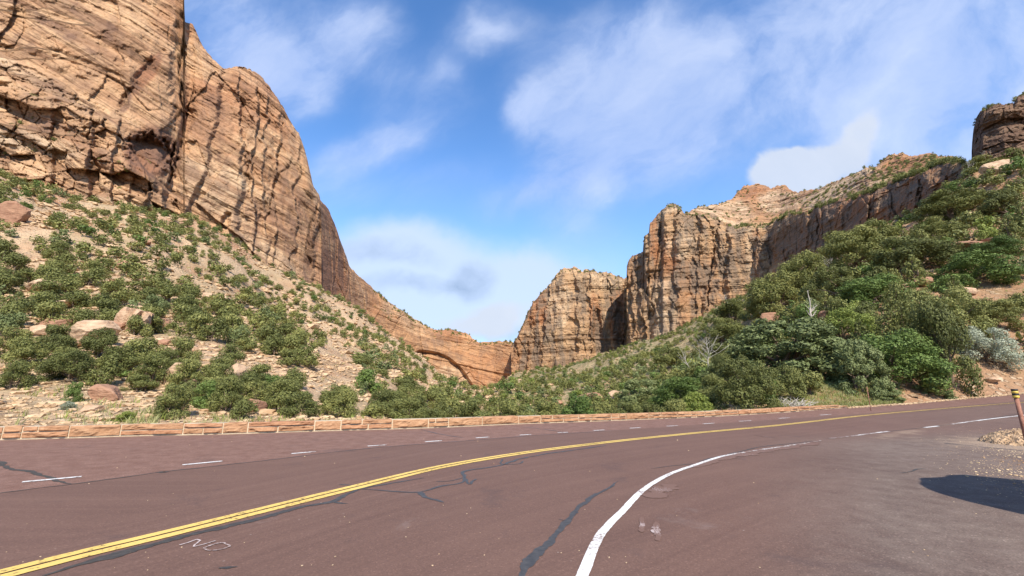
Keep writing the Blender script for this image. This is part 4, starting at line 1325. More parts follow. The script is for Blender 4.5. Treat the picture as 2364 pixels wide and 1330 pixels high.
def proto(kind, lod, k):
    """shared meshes: kind (material + shape), level of detail, variant"""
    key = (kind, lod, k)
    if key in PROTO:
        return PROTO[key]
    shape = {'pinyon': 'cone'}.get(kind, 'dome')
    mat = {'pinyon': 'juniper'}.get(kind, kind)
    nc, nl, lf = {'hero': (46, 24000, 0.0140), 'near': (22, 9500, 0.021), 'mid': (10, 3200, 0.033), 'far': (6, 300, 0.085)}[lod]
    cr = {'hero': 0.122, 'near': 0.160, 'mid': 0.215, 'far': 0.24}[lod]
    if kind == 'pinyon':
        nc = int(nc * 1.6)
    if kind == 'pale' and lod in ('hero', 'near'):
        nc, cr, lf = nc * 2, cr * 0.72, lf * 1.25
    me, C = crown_mesh(key, hash((k * 13 + len(kind) * 7 + ord(kind[0]))) % 9973, nc, nl, lf, shape=shape, clump_r=cr, mat=mat)
    tr = trunk_mesh(k * 3 + 1, C, r=0.03 if lod in ('hero', 'near') else 0.035) if lod != 'far' else None
    PROTO[key] = (me, tr)
    return PROTO[key]


def plant(x, y, z, w_, h_, kind, lod, k, name, label, cat, group, rz, sink=0.06):
    me, tr = proto(kind, lod, k)
    if lod == 'far':
        o = bpy.data.objects.new(name, me)
        o.location = (x, y, z - sink * h_)
        o.rotation_euler = (0, 0, rz)
        o.scale = (w_, w_, h_)
        COL.objects.link(o)
    else:
        o = empty(name, (x, y, z - sink * h_), rz, (w_, w_, h_))
        c = bpy.data.objects.new('crown', me)
        c.parent = o
        COL.objects.link(c)
        s = bpy.data.objects.new('trunk', tr)
        s.parent = o
        COL.objects.link(s)
    tag(o, label, cat, group)
    return o


NAMES = {'juniper': ('juniper', 'juniper'), 'pinyon': ('pinyon_pine', 'pine tree'), 'green': ('green_bush', 'bush'), 'lime': ('yellow_green_bush', 'bush'), 'pale': ('grey_green_bush', 'bush'), 'silver': ('silver_bush', 'bush')}
# hero plants: (px centre, py of base, width px, height px, kind, label)
HERO = [
    (1862, 880, 270, 152, 'pale', 'broad spreading grey green bush with a domed crown, dark hollow beneath'),
    (1700, 905, 110, 90, 'juniper', 'dark green shrub at the left foot of the broad domed bush'),
    (1742, 948, 140, 128, 'juniper', 'rounded dense olive shrub standing right behind the stone wall'),
    (2120, 905, 210, 150, 'green', 'bright green feathery bush on the bank beside the road'),
    (2010, 915, 120, 130, 'pale', 'grey green bush in front of the bright green feathery bush, overhanging the verge'),
    (2215, 912, 130, 220, 'juniper', 'tall olive shrub at the right end of the roadside thicket'),
    (2130, 850, 150, 205, 'pinyon', 'tall pointed dark pinyon pine rising above the roadside thicket'),
    (2240, 790, 150, 130, 'juniper', 'dark juniper right of the tall pointed pinyon'),
    (2310, 852, 125, 100, 'silver', 'silvery white leaved bush on the bank at the right'),
    (2172, 925, 70, 46, 'pale', 'low grey green shrub spilling onto the road edge under the thicket'),
    (2060, 925, 70, 30, 'pale', 'low pale plant mat along the road edge left of the thicket'),
    (1492, 950, 115, 72, 'pale', 'pale green leafy bush rising behind the wall, left of a pair'),
    (1590, 950, 150, 78, 'green', 'wide green bush rising behind the wall, right of the pale one'),
    (1985, 800, 130, 96, 'lime', 'bright yellow green bush above the broad domed bush'),
    (1805, 730, 130, 112, 'juniper', 'large yellow tinged juniper left of the bleached snag'),
    (1880, 665, 120, 96, 'juniper', 'large olive juniper on the skyline shoulder above the snag'),
    (1948, 700, 120, 92, 'juniper', 'round olive juniper touching the right side of the bleached snag'),
    (2010, 620, 150, 104, 'juniper', 'wide juniper in the middle of the upper right slope'),
    (2045, 585, 130, 84, 'juniper', 'wide yellow tinged juniper high on the right slope'),
    (2145, 630, 190, 100, 'juniper', 'broad olive juniper above the tall pinyon'),
    (2050, 712, 170, 86, 'green', 'dark green bush above a bare red patch on the right slope'),
    (2290, 662, 170, 92, 'green', 'bright green bush over a dark hollow at the right'),
    (2235, 490, 140, 66, 'juniper', 'broad green juniper near the ridge at the right'),
    (2190, 560, 120, 66, 'juniper', 'juniper below the ridge left of the red ledges'),
    (2330, 600, 110, 60, 'green', 'green bush above the hollow at the right edge'),
    (2340, 500, 90, 70, 'juniper', 'small juniper at the right edge below the grey slab'),
    (1955, 600, 96, 72, 'juniper', 'upright juniper beside the dark end of the long wall'),
    (1690, 800, 110, 70, 'juniper', 'olive shrub right of the bare branched tree'),
    (1560, 850, 90, 50, 'juniper', 'dark shrub left of the bare branched tree'),
    (2330, 760, 110, 70, 'juniper', 'olive juniper behind the silvery bush'),
    (1700, 745, 80, 56, 'juniper', 'juniper against the foot of the tall butte'),
    (1780, 800, 110, 56, 'green', 'dark green shrub at the left shoulder of the broad domed bush'),
    (2300, 348, 90, 40, 'juniper', 'scrubby juniper at the foot of the dark outcrop'),
    (2350, 372, 60, 44, 'juniper', 'scrubby juniper at the right foot of the dark outcrop'),
    (130, 885, 150, 100, 'juniper', 'big dark juniper on the lower left slope above the gravel'),
    (250, 862, 130, 80, 'juniper', 'juniper right of the big dark one on the lower left slope'),
    (15, 900, 90, 90, 'juniper', 'juniper cut by the left edge of the view'),
    (385, 968, 110, 100, 'juniper', 'juniper close behind the wall under the pyramid boulder'),
    (310, 905, 100, 52, 'juniper', 'low juniper above the dark wedge boulder'),
    (160, 930, 52, 60, 'green', 'small dark green bush alone on the gravel'),
    (150, 948, 44, 26, 'silver', 'small silvery sagebrush at the foot of the lone green bush'),
    (510, 955, 110, 110, 'juniper', 'juniper behind the wall left of the dark ditch boulders'),
    (680, 965, 130, 70, 'juniper', 'spreading juniper behind the wall right of the ditch boulders'),
    (780, 965, 120, 92, 'juniper', 'tall juniper behind the wall where the slope comes down'),
    (900, 965, 110, 80, 'juniper', 'juniper low behind the wall near the middle of the slope foot'),
    (280, 975, 60, 32, 'lime', 'low yellow green bush peeping over the wall'),
    (120, 600, 80, 60, 'juniper', 'dense dark juniper high on the left, upper of two'),
]
rngH = random.Random(5)
placed = []
individual = 0
for i, (px_, py_, w_, h_, kd, lb) in enumerate(HERO):
    q = hit(px_, py_, 13.0)
    if q is None:
        continue
    dpt = project(*q)[2]
    if px_ < 1130:
        w_, h_ = w_ * 0.74, h_ * 0.80
    W, H = w_ * dpt / F, h_ * dpt / F
    lod = 'hero' if w_ > 105 else 'near'
    nm, ct = NAMES[kd]
    plant(q[0], q[1] + 0.2 * W, q[2] - 0.02, W * 1.06, H * 1.12, kd, lod, i % 4 if lod == 'hero' else i % 5, nm, lb, ct, None, rngH.uniform(0, 6.28))
    placed.append((q[0], q[1], W * 0.5))
    individual += 1

# all other shrubs: scatter, rank by size in the picture, 1 object each for the largest
LM = [(195, 772, 'large rounded tan boulder'), (300, 738, 'fluted pale boulder'), (112, 663, 'long flat slab'), (412, 862, 'pyramid shaped boulder'), (538, 864, 'upright pale boulder'), (245, 908, 'dark wedge boulder'),
      (490, 686, 'flat topped pale slab'), (20, 485, 'brown tilted rock fin'), (590, 925, 'dark ditch boulders'), (285, 612, 'brown thicket boulder'), (160, 930, 'lone green bush on the gravel'), (640, 640, 'foot of the great wall'),
      (760, 720, 'foot of the dark cliff shoulder'), (940, 830, 'left foot of the blind arch'), (1080, 890, 'tapering tip of the scree slope'), (350, 510, 'broken foot of the great wall'), (1370, 915, 'low red rock ledge'),
      (1200, 865, 'left foot of the far butte'), (1400, 835, 'right foot of the far butte'), (1540, 790, 'pale foot of the tall butte'), (1640, 830, 'bare branched dead tree'), (1878, 700, 'bleached snag'), (2130, 750, 'tall pointed pinyon'),
      (1862, 800, 'broad domed bush'), (2310, 800, 'silvery bush'), (2300, 340, 'dark ridge outcrop'), (2230, 575, 'red ledges'), (2045, 500, 'dark end of the long wall'), (2235, 673, 'pale square block'), (1540, 920, 'pair of bushes behind the wall'),
      (790, 930, 'tall juniper behind the wall')]
LOOK = {'pinyon': 'pointed dark pinyon', 'juniper': 'olive juniper', 'green': 'fresh green bush', 'pale': 'grey green shrub', 'lime': 'yellow green bush'}
ORD = ['nearest', 'second', 'third', 'fourth', 'fifth', 'sixth', 'seventh', 'eighth', 'ninth', 'tenth', 'eleventh', 'twelfth']


def place_labels(rows):
    """rows (px, py, kind): one label each, from the nearest landmark, the side it lies on and the order outward"""
    buckets = {}
    for i, (px, py, kd) in enumerate(rows):
        d = [math.hypot(px - a, py - b) for a, b, _ in LM]
        k = int(np.argmin(d))
        ang = math.degrees(math.atan2(-(py - LM[k][1]), px - LM[k][0])) % 360
        side = ['right of', 'above and right of', 'above', 'above and left of', 'left of', 'below and left of', 'below', 'below and right of'][int(((ang + 22.5) % 360) // 45)]
        buckets.setdefault((k, side, kd), []).append((d[k], i))
    out = {}
    for (k, side, kd), v in buckets.items():
        v.sort()
        for n, (_, i) in enumerate(v):
            o = (ORD[n] if n < len(ORD) else 'outermost') + ' ' if len(v) > 1 else ''
            out[i] = f'{o}{LOOK[kd]} {side} the {LM[k][2]}'
            if n >= len(ORD):
                out[i] = f'{ORD[n - len(ORD)]} {LOOK[kd]} past the twelfth one {side} the {LM[k][2]}'
    return out


def scatter():
    rng = np.random.default_rng(17)
    N = 34000
    px = rng.uniform(-420, 2800, N)
    u, _ = uv_of(px, 890)
    ya = np.interp(u, L0[0], L0[1]) + 1.5
    yb = np.interp(u, L3[0], L3[1]) * 1.03
    Y = ya * (yb / ya) ** (rng.random(N) ** 0.55)
    X = u * Y
    Z = terrain(X, Y)
    PX, PY, D = project(X, Y, Z)
    den = 0.47 + 0.80 * fbm(X / 13, Y / 13, 0, 3, 44)
    # bare streaks running down the slope
    left = PX < 1130
    st = np.abs(vn(X / 14 + Y / 40, Y / 60, 2.0, 45))
    den = np.where(left, den - 0.35 * (1 - sst(st, 0.05, 0.22)) + 0.14 - 0.60 * (1 - sst(Y, 30, 56)), den + 0.52)
    # photo's open gravel areas
    for (cx, cy, ax, ay, am) in ((160, 935, 330, 55, 1.4), (430, 800, 60, 30, 0.4), (250, 690, 60, 40, 0.4), (700, 760, 60, 30, 0.5), (780, 850, 40, 60, 0.4), (980, 900, 40, 50, 0.5), (60, 560, 70, 90, 0.7), (70, 700, 90, 60, 0.4), (200, 800, 120, 40, 0.4), (560, 760, 70, 30, 0.6), (640, 700, 60, 30, 0.4), (900, 860, 40, 60, 0.4), (2240, 580, 90, 26, 1.2), (2250, 690, 90, 30, 1.2), (2060, 740, 30, 50, 1.0), (2330, 880, 90, 30, 1.6), (480, 690, 60, 20, 0.6), (1180, 880, 30, 30, 1.0), (560, 640, 80, 40, 0.4), (2330, 700, 60, 20, 0.6)):
        den = den - am * np.clip(1.2 - np.hypot((PX - cx) / ax, (PY - cy) / ay), 0, 1)
    keep = rng.random(N) < den
    X, Y, Z, PX, PY, D, left = (a[keep] for a in (X, Y, Z, PX, PY, D, left))
    n = len(X)
    W = (0.8 + 2.5 * rng.random(n) ** 1.6) * np.where(left, 1.0, 1.08)
    W = np.minimum(W, 0.9 + Y * 0.045)
    W = np.where((~left) & (PX > 1650) & (Y > 36), W * 1.0, W)
    order = np.argsort(-W)
    # dart throwing on a grid so that bushes overlap only a little
    cell = {}
    ok = []
    for i in order:
        r = W[i] * 0.5
        cx, cy = int(X[i] // 4), int(Y[i] // 4)
        good = True
        for a in range(cx - 1, cx + 2):
            for b in range(cy - 1, cy + 2):
                for j in cell.get((a, b), ()):
                    if (X[i] - X[j]) ** 2 + (Y[i] - Y[j]) ** 2 < ((0.95 if left[i] else 0.84) * (r + W[j] * 0.5)) ** 2:
                        good = False
                        break
                if not good:
                    break
            if not good:
                break
        if good:
            for (hx, hy, hr) in placed:
                if (X[i] - hx) ** 2 + (Y[i] - hy) ** 2 < (0.8 * (r + hr)) ** 2:
                    good = False
                    break
        if good:
            cell.setdefault((cx, cy), []).append(i)
            ok.append(i)
    ok = np.array(ok)
    return X[ok], Y[ok], Z[ok], PX[ok], PY[ok], D[ok], W[ok]


SX, SY, SZ, SPX, SPY, SD, SW = scatter()
SW = SW * 1.06
rngS = np.random.default_rng(3)
app = SW / SD
inview = (SPX > -20) & (SPX < 2384) & (SPY > 0) & (SPY < 1330)
rank = np.argsort(-(app * inview))
NIND = 300 - individual
ind = set(rank[:NIND].tolist())
kinds = []
for i in range(len(SX)):
    r = rngS.random()
    if SPX[i] < 1130:
        kinds.append('juniper' if r < 0.86 else 'green' if r < 0.92 else 'pale')
    elif SPX[i] < 1650:
        kinds.append('juniper' if r < 0.68 else 'green' if r < 0.78 else 'pale' if r < 0.93 else 'lime')
    else:
        kinds.append('pinyon' if r < 0.16 else 'juniper' if r < 0.66 else 'green' if r < 0.84 else 'pale' if r < 0.94 else 'lime')
indl = sorted(ind)
plabel = place_labels([(SPX[i], SPY[i] - 300 * app[i], kinds[i]) for i in indl])
for li, i in enumerate(indl):
    kd = kinds[i]
    appx = app[i] * 1000
    nm, ct = NAMES[kd]
    hh = SW[i] * (0.70 + 0.32 * rngS.random()) * (1.5 if kd == 'pinyon' else 1.15 if SPX[i] > 1650 else 1.0)
    lb = plabel[li]
    gp_ = ('bushes on the left scree slope' if SPX[i] < 1130 else 'bushes on the right hillside')
    plant(SX[i], SY[i], SZ[i], SW[i], hh, kd, 'near' if appx > 75 else 'mid', int(rngS.integers(0, 4)), nm, lb, ct, gp_, rngS.uniform(0, 6.28))

# the rest in one mass, with the small growth on the rims
rest = [i for i in range(len(SX)) if i not in ind]
items = [(SX[i], SY[i], SZ[i], SW[i], SW[i] * (0.68 + 0.35 * rngS.random()), 'juniper' if kinds[i] == 'pinyon' else kinds[i]) for i in rest]


def rim_points(Vr, PXr, row0, row1, n, seed, smin, smax, x0=None, x1=None):
    rng = np.random.default_rng(seed)
    nt, nx = Vr.shape[:2]
    res = []
    for _ in range(n):
        j = rng.integers(4, nx - 4)
        if x0 is not None and not (x0 <= PXr[0][0, j] <= x1):
            continue
        i = int(nt * rng.uniform(row0, row1))
        i = min(i, nt - 1)
        p = Vr[i, j]
        w_ = rng.uniform(smin, smax)
        res.append((p[0], p[1] + 0.3 * w_, p[2] - 0.25 * w_, w_, w_ * rng.uniform(0.7, 1.25), 'juniper'))
    return res


items += rim_points(AV, AP, 0.93, 1.0, 160, 1, 2.0, 4.2, 860, 1215)
items += rim_points(AV, AP, 0.75, 0.95, 60, 2, 1.6, 3.0, 860, 1100)
items += rim_points(BV, BP, 0.96, 1.0, 70, 3, 1.8, 3.6)
items += rim_points(BV, BP, 0.75, 0.97, 40, 4, 1.5, 3.0, 1380, 1460)
items += rim_points(CV, CPX, 0.975, 1.0, 300, 5, 1.8, 3.8, 1540, 2246)
items += rim_points(CV, CPX, 0.96, 1.0, 60, 6, 1.5, 3.0, 1446, 1530)
items += rim_points(DV, DP, 0.30, 0.97, 620, 7, 1.4, 3.6, 1590, 2226)
items += rim_points(DV, DP, 0.60, 1.0, 220, 71, 1.5, 4.0, 1880, 2226)
items += rim_points(DV, DP, 0.985, 1.0, 50, 8, 2.2, 4.4, 1600, 1730)
items += rim_points(DV, DP, 0.985, 1.0, 36, 9, 1.8, 3.6, 1850, 2060)
items += rim_points(RV, (np.broadcast_to(np.linspace(2243, 2500, RV.shape[1]), RV.shape[:2]),), 0.97, 1.0, 50, 10, 0.5, 1.3)
items += rim_points(LV, LP, 0.05, 0.30, 90, 11, 1.5, 3.2, 0, 640)
items += rim_points(LV, LP, 0.30, 0.42, 26, 12, 1.2, 2.6, 0, 260)

far_p = {}
for kd in ('juniper', 'green', 'pale', 'lime'):
    far_p[kd] = [crown_arrays(700 + 10 * q + len(kd), 7, 300, 0.072, clump_r=0.23)[:3] for q in range(5)]
for kd, nm, lb in (('juniper', 'scrub_cover', 'countless smaller junipers and scrub covering the slopes and cliff rims'), ('mix', 'brush_cover', 'countless small fresh green and grey shrubs mixed through the slopes')):
    Vs, Ts = [], []
    groups = ['juniper'] if kd == 'juniper' else ['green', 'pale', 'lime']
    obs_mats = [M[g] for g in groups]
    mi = []
    for (x, y, z, w_, h_, k_) in items:
        if k_ not in groups:
            continue
        Vp, Qp, tp_ = far_p[k_][rngS.integers(0, 5)]
        a = rngS.uniform(0, 6.28)
        c, s = math.cos(a), math.sin(a)
        X = (Vp[:, 0] * c - Vp[:, 1] * s) * w_ + x
        Y = (Vp[:, 0] * s + Vp[:, 1] * c) * w_ + y
        Z = Vp[:, 2] * h_ + z - 0.05 * h_
        Vs.append(np.column_stack([X, Y, Z]))
        Ts.append(np.clip(tp_ + rngS.uniform(-0.25, 0.35), 0, 1))
        mi.append(np.full(len(Qp), groups.index(k_)))
    Vs = np.concatenate(Vs)
    ob = mesh_np(nm, Vs, np.arange(len(Vs)).reshape(-1, 4), obs_mats[0], None, False, {'tint': np.concatenate(Ts)})
    for mm in obs_mats[1:]:
        ob.data.materials.append(mm)
    ob.data.polygons.foreach_set('material_index', np.concatenate(mi).astype(np.int32))
    tag(ob, lb, 'scrub', None, 'stuff')
print('plants: individual', individual + len(ind), 'rest', len(items))


# grasses and low herbs
def grass():
    rng = np.random.default_rng(77)
    V, T, MI = [], [], []
    mats = [M['straw'], M['lime'], M['juniper']]

    def tuft(x, y, z, h, n, mi, spread):
        a = rng.uniform(0, 6.28, n)
        r = rng.uniform(0, spread, n)
        bx, by = x + r * np.cos(a), y + r * np.sin(a)
        ln = h * rng.uniform(0.5, 1.1, n)
        lx, ly = rng.normal(0, 0.28, n) * ln, rng.normal(0, 0.28, n) * ln
        wd = 0.011 + 0.012 * h
        b = rng.uniform(0, 3.14, n)
        wx, wy = wd * np.cos(b), wd * np.sin(b)
        p = np.stack([np.column_stack([bx - wx, by - wy, z + 0 * bx]), np.column_stack([bx + wx, by + wy, z + 0 * bx]), np.column_stack([bx + lx * 1.0 + wx * .2, by + ly + wy * .2, z + ln]), np.column_stack([bx + lx * .4 - wx, by + ly * .4 - wy, z + ln * 0.55])], 1)
        V.append(p.reshape(-1, 3))
        T.append(np.repeat(np.clip(rng.normal(0.5, 0.25, n), 0, 1), 4))
        MI.append(np.full(n, mi))
    # strip behind the wall
    for _ in range(620):
        px = rng.uniform(-40, 1760)
        u, _e = uv_of(px, 890)
        y = np.interp(u, L0[0], L0[1]) + rng.uniform(0.2, 3.5)
        x = u * y
        dn = 0.12 + 0.6 * vn(x / 2.5, y / 2.5, 0, 9)
        if 230 < px < 400:
            dn = 0.9
        if px > 1250:
            dn += 0.3
        if px < 230:
            dn *= 0.3
        if rng.random() > dn:
            continue
        tuft(x, y, float(terrain(x, y)) - 0.03, rng.uniform(0.10, 0.32) if not 250 < px < 380 else rng.uniform(0.2, 0.5), 14, 0 if rng.random() < 0.75 else 2, 0.16)
    # yellow green bank above the end of the wall
    for _ in range(2600):
        px, py = rng.uniform(1780, 2080), rng.uniform(878, 948)
        q = hit(px, py, 20, 60)
        if q is None:
            continue
        tuft(q[0], q[1], q[2] - 0.04, rng.uniform(0.10, 0.26), 12, rng.choice([0, 0, 1, 2]), 0.25)
    # thin herbs over the slopes
    for _ in range(1400):
        px = rng.uniform(-40, 2400)
        u, _e = uv_of(px, 890)
        ya = np.interp(u, L0[0], L0[1]) + 1.0
        y = ya * (110 / ya) ** rng.random()
        x = u * y
        tuft(x, y, float(terrain(x, y)) - 0.03, rng.uniform(0.12, 0.38) * (1 + y / 120), 9, rng.choice([0, 1, 2, 2]), 0.2 * (1 + y / 60))
    Vc = np.concatenate(V)
    ob = mesh_np('grass', Vc, np.arange(len(Vc)).reshape(-1, 4), mats[0], None, False, {'tint': np.concatenate(T)})
    ob.data.materials.append(mats[1])
    ob.data.materials.append(mats[2])
    ob.data.polygons.foreach_set('material_index', np.concatenate(MI).astype(np.int32))
    tag(ob, 'straw coloured and green grass tufts behind the wall and on the bank', 'grass', None, 'stuff')


grass()

# ------------------------------------------------------------------ dead trees
def dead_tree(px, py, hpx, label, seed, spread=0.5, branches=12, rr=0.03, lean=0.0, y0=14.0, fork=False):
    q = hit(px, py, y0)
    dpt = project(*q)[2]
    H = hpx * dpt / F
    t = empty('dead_tree', (q[0], q[1], q[2] - 0.1))
    tag(t, label, 'dead tree')
    rng = random.Random(seed)
    r0 = H * rr
    mb = MB()
    pts = [Vector((0, 0, 0))]
    n = 7
    for k in range(1, n + 1):
        pts.append(Vector((lean * H * k / n + rng.uniform(-.02, .02) * H, rng.uniform(-.02, .02) * H, H * k / n * 0.95)))
    mb.tube(pts, [r0 * (1 - 0.85 * k / n) for k in range(n + 1)], 7)
    mb.build('trunk', M['deadwood'], t)
    for b_ in range(branches):
        f = rng.uniform(0.3, 0.98)
        i = min(int(f * n), n - 1)
        p = pts[i].lerp(pts[i + 1], f * n - i)
        a = rng.uniform(0, 6.28)
        L = H * spread * (1.15 - f) * rng.uniform(0.6, 1.2)
        d = Vector((math.cos(a), math.sin(a) * 0.6, rng.uniform(0.3, 1.1))).normalized()
        m2 = MB()
        p1 = p + d * L * 0.5 + Vector((0, 0, rng.uniform(-.02, .05) * H))
        p2 = p1 + (d + Vector((rng.uniform(-.5, .5), rng.uniform(-.3, .3), 0.6))).normalized() * L * 0.5
        rb = r0 * 0.42 * (1.1 - f)
        m2.tube([p, p1, p2], [rb + 0.004, rb * 0.7 + 0.003, rb * 0.25 + 0.002], 5)
        for q2 in range(3):
            s = p.lerp(p1, rng.uniform(.4, 1)) if q2 < 2 else p1.lerp(p2, 0.5)
            e = s + Vector((rng.uniform(-1, 1), rng.uniform(-.6, .6), rng.uniform(0.1, 1))).normalized() * L * 0.35
            m2.tube([s, e], [rb * 0.4 + 0.003, rb * 0.15 + 0.002], 4)
        m2.build('branch', M['deadwood'], t)


dead_tree(1878, 762, 100, 'bleached white snag standing alone above the broad domed bush', 4, 0.26, 11, 0.032)
dead_tree(1640, 872, 100, 'grey bare branched dead tree on the slope below the tall butte', 9, 0.75, 20, 0.020)
dead_tree(1600, 868, 72, 'leaning pale dead trunk left of the bare branched tree', 12, 0.6, 10, 0.020, -0.35)
dead_tree(1690, 735, 60, 'thin dead tree against the foot of the tall butte', 15, 0.7, 12, 0.020, -0.2)
dead_tree(2240, 385, 34, 'leafless tree on the skyline left of the dark outcrop', 18, 0.9, 12, 0.022)
dead_tree(2285, 392, 50, 'pale twisted dead tree under the dark outcrop', 19, 0.8, 14, 0.03)
dead_tree(1925, 640, 60, 'bare grey branches showing through the upper junipers', 21, 0.8, 14, 0.018)

# bleached brush pile behind the end of the wall
q = hit(1838, 948, 14.0)
pile = MB()
rb = random.Random(8)
for _ in range(90):
    a = rb.uniform(0, 6.28)
    r = rb.uniform(0, 0.9)
    s = Vector((r * math.cos(a) * 1.3, r * math.sin(a) * 0.5, rb.uniform(0, 0.35)))
    e = s + Vector((rb.uniform(-.7, .7), rb.uniform(-.4, .4), rb.uniform(0.0, 0.65)))
    pile.tube([s, (s + e) / 2 + Vector((0, 0, .05)), e], [0.022, 0.017, 0.006], 4)
po = pile.build('brush_pile', M['deadwood'])
po.location = (q[0], q[1] + 0.3, q[2] - 0.02)
tag(po, 'heap of bleached dead twigs behind the right end of the wall', 'brush pile')

# ------------------------------------------------------------------ stone wall
WALL_PX = [(-420, 1028), (-200, 1022), (0, 1016), (160, 1012), (280, 1008), (510, 1003), (730, 996), (1000, 988), (1182, 980), (1400, 972), (1600, 964), (1800, 953), (1958, 941)]
wp = smooth_path([ground_pt(*p) for p in WALL_PX], 0.05)
ws_ = np.r_[0, np.cumsum(np.linalg.norm(np.diff(wp, axis=0), axis=1))]
wd_ = np.gradient(wp, axis=0)
wd_ /= np.linalg.norm(wd_, axis=1)[:, None]
wn_ = np.stack([-wd_[:, 1], wd_[:, 0]], 1)     # points away from the road
WLEN = ws_[-1]


def wall_at(s, n, z):
    x = np.interp(s, ws_, wp[:, 0]) + n * np.interp(s, ws_, wn_[:, 0])
    y = np.interp(s, ws_, wp[:, 1]) + n * np.interp(s, ws_, wn_[:, 1])
    return np.stack([x, y, gz(x, y) + z], -1)


s_of = lambda px: float(np.interp(px, *(lambda a: (a[0], a[1]))((project(wp[:, 0], wp[:, 1], gz(wp[:, 0], wp[:, 1]))[0], ws_))))
hw = lambda s: np.interp(s, [0, s_of(1000), s_of(1400), s_of(1850), WLEN - 1.0, WLEN], [0.40, 0.36, 0.31, 0.27, 0.22, 0.08])
wall = empty('stone_wall', tuple(wall_at(np.array(WLEN / 2), np.array(0.2), 0.0)))
wall_inv = Matrix.Translation(-Vector(wall.location))
tag(wall, 'low roadside wall of orange sandstone blocks with pale mortar', 'wall')
# mortar core
sn = np.arange(0, WLEN, 0.25)
prof = [(0.045, -0.05), (0.045, 0.94), (0.10, 0.985), (0.40, 0.985), (0.45, 0.9), (0.45, -0.05)]
Vm = []
for (n_, zf) in prof:
    Vm.append(wall_at(sn, np.full(len(sn), n_), np.where(zf < 0, -0.15, (hw(sn) - 0.015) * zf)))
Vm = np.stack(Vm, 0)
ns = len(sn)
Qm = grid_faces(len(prof), ns)
Vm = Vm.reshape(-1, 3) - np.array(wall.location)
mesh_np('mortar', Vm, Qm, M['mortar'], wall)
# stones
rngW = random.Random(21)
SV, SF, ST = [], [], []


def stone(s0, s1, z0, z1, n0, n1, seed, rough=0.030):
    """rough faced block in wall co-ordinates"""
    g = 0.019
    s0, s1, z0, z1 = s0 + g, s1 - g, z0 + g * 0.95, z1 - g * 0.8
    nsg = max(4, int((s1 - s0) / 0.075))
    nz, nn = 5, 4
    tint = rngW.random()
    chamf = 0.022

    def face(fn, a, b):
        A, B = np.meshgrid(np.linspace(0, 1, a), np.linspace(0, 1, b))
        S, N, Z = fn(A, B)
        ed = np.minimum(np.minimum(A, 1 - A) * (a - 1), np.minimum(B, 1 - B) * (b - 1))
        nd = fbm(S * 3.3 + seed, Z * 5.0, N * 3.0, 4, seed % 97)
        return S, N, Z, ed, nd
    # front
    S, N, Z, ed, nd = face(lambda a, b: (s0 + (s1 - s0) * a, n0 + 0 * a, z0 + (z1 - z0) * b), nsg, nz + 2)
    N = N + chamf * np.clip(1 - ed, 0, 1) - np.clip(ed, 0, 1) * np.clip(rough * nd + 0.018 * np.round(nd * 1.6), -0.022, 0.06)
    P = wall_at(S, N, Z)
    base = sum(len(v) for v in SV)
    SV.append(P.reshape(-1, 3))
    SF.append(grid_faces(P.shape[0], P.shape[1]) + base)
    ST.append(np.full(P.shape[0] * P.shape[1], tint))
    # top
    S, N2, Z2, ed, nd = face(lambda a, b: (s0 + (s1 - s0) * a, n0 + chamf + (n1 - n0 - chamf) * b, z1 + 0 * a), nsg, nn + 1)
    Z2 = Z2 - 0.015 * np.clip(1 - ed, 0, 1) + 0.010 * nd * np.clip(ed, 0, 1)
    Z2[0, :] = Z[-1, :]
    P = wall_at(S, N2, Z2)
    base = sum(len(v) for v in SV)
    SV.append(P.reshape(-1, 3))
    SF.append(grid_faces(P.shape[0], P.shape[1]) + base)
    ST.append(np.full(P.shape[0] * P.shape[1], tint))
    # ends and back
    for (ca, cb, na, nb_) in ((s0, s0, n0 + chamf, n1), (s1, s1, n1, n0 + chamf), (s0, s1, n1, n1)):
        A = np.array([[ca, na, z0], [cb, nb_, z0], [cb, nb_, z1 - 0.012], [ca, na, z1 - 0.012]])
        P = wall_at(A[:, 0], A[:, 1], A[:, 2])
        base = sum(len(v) for v in SV)
        SV.append(P)
        SF.append(np.array([[0, 1, 2, 3]]) + base)
        ST.append(np.full(4, tint))


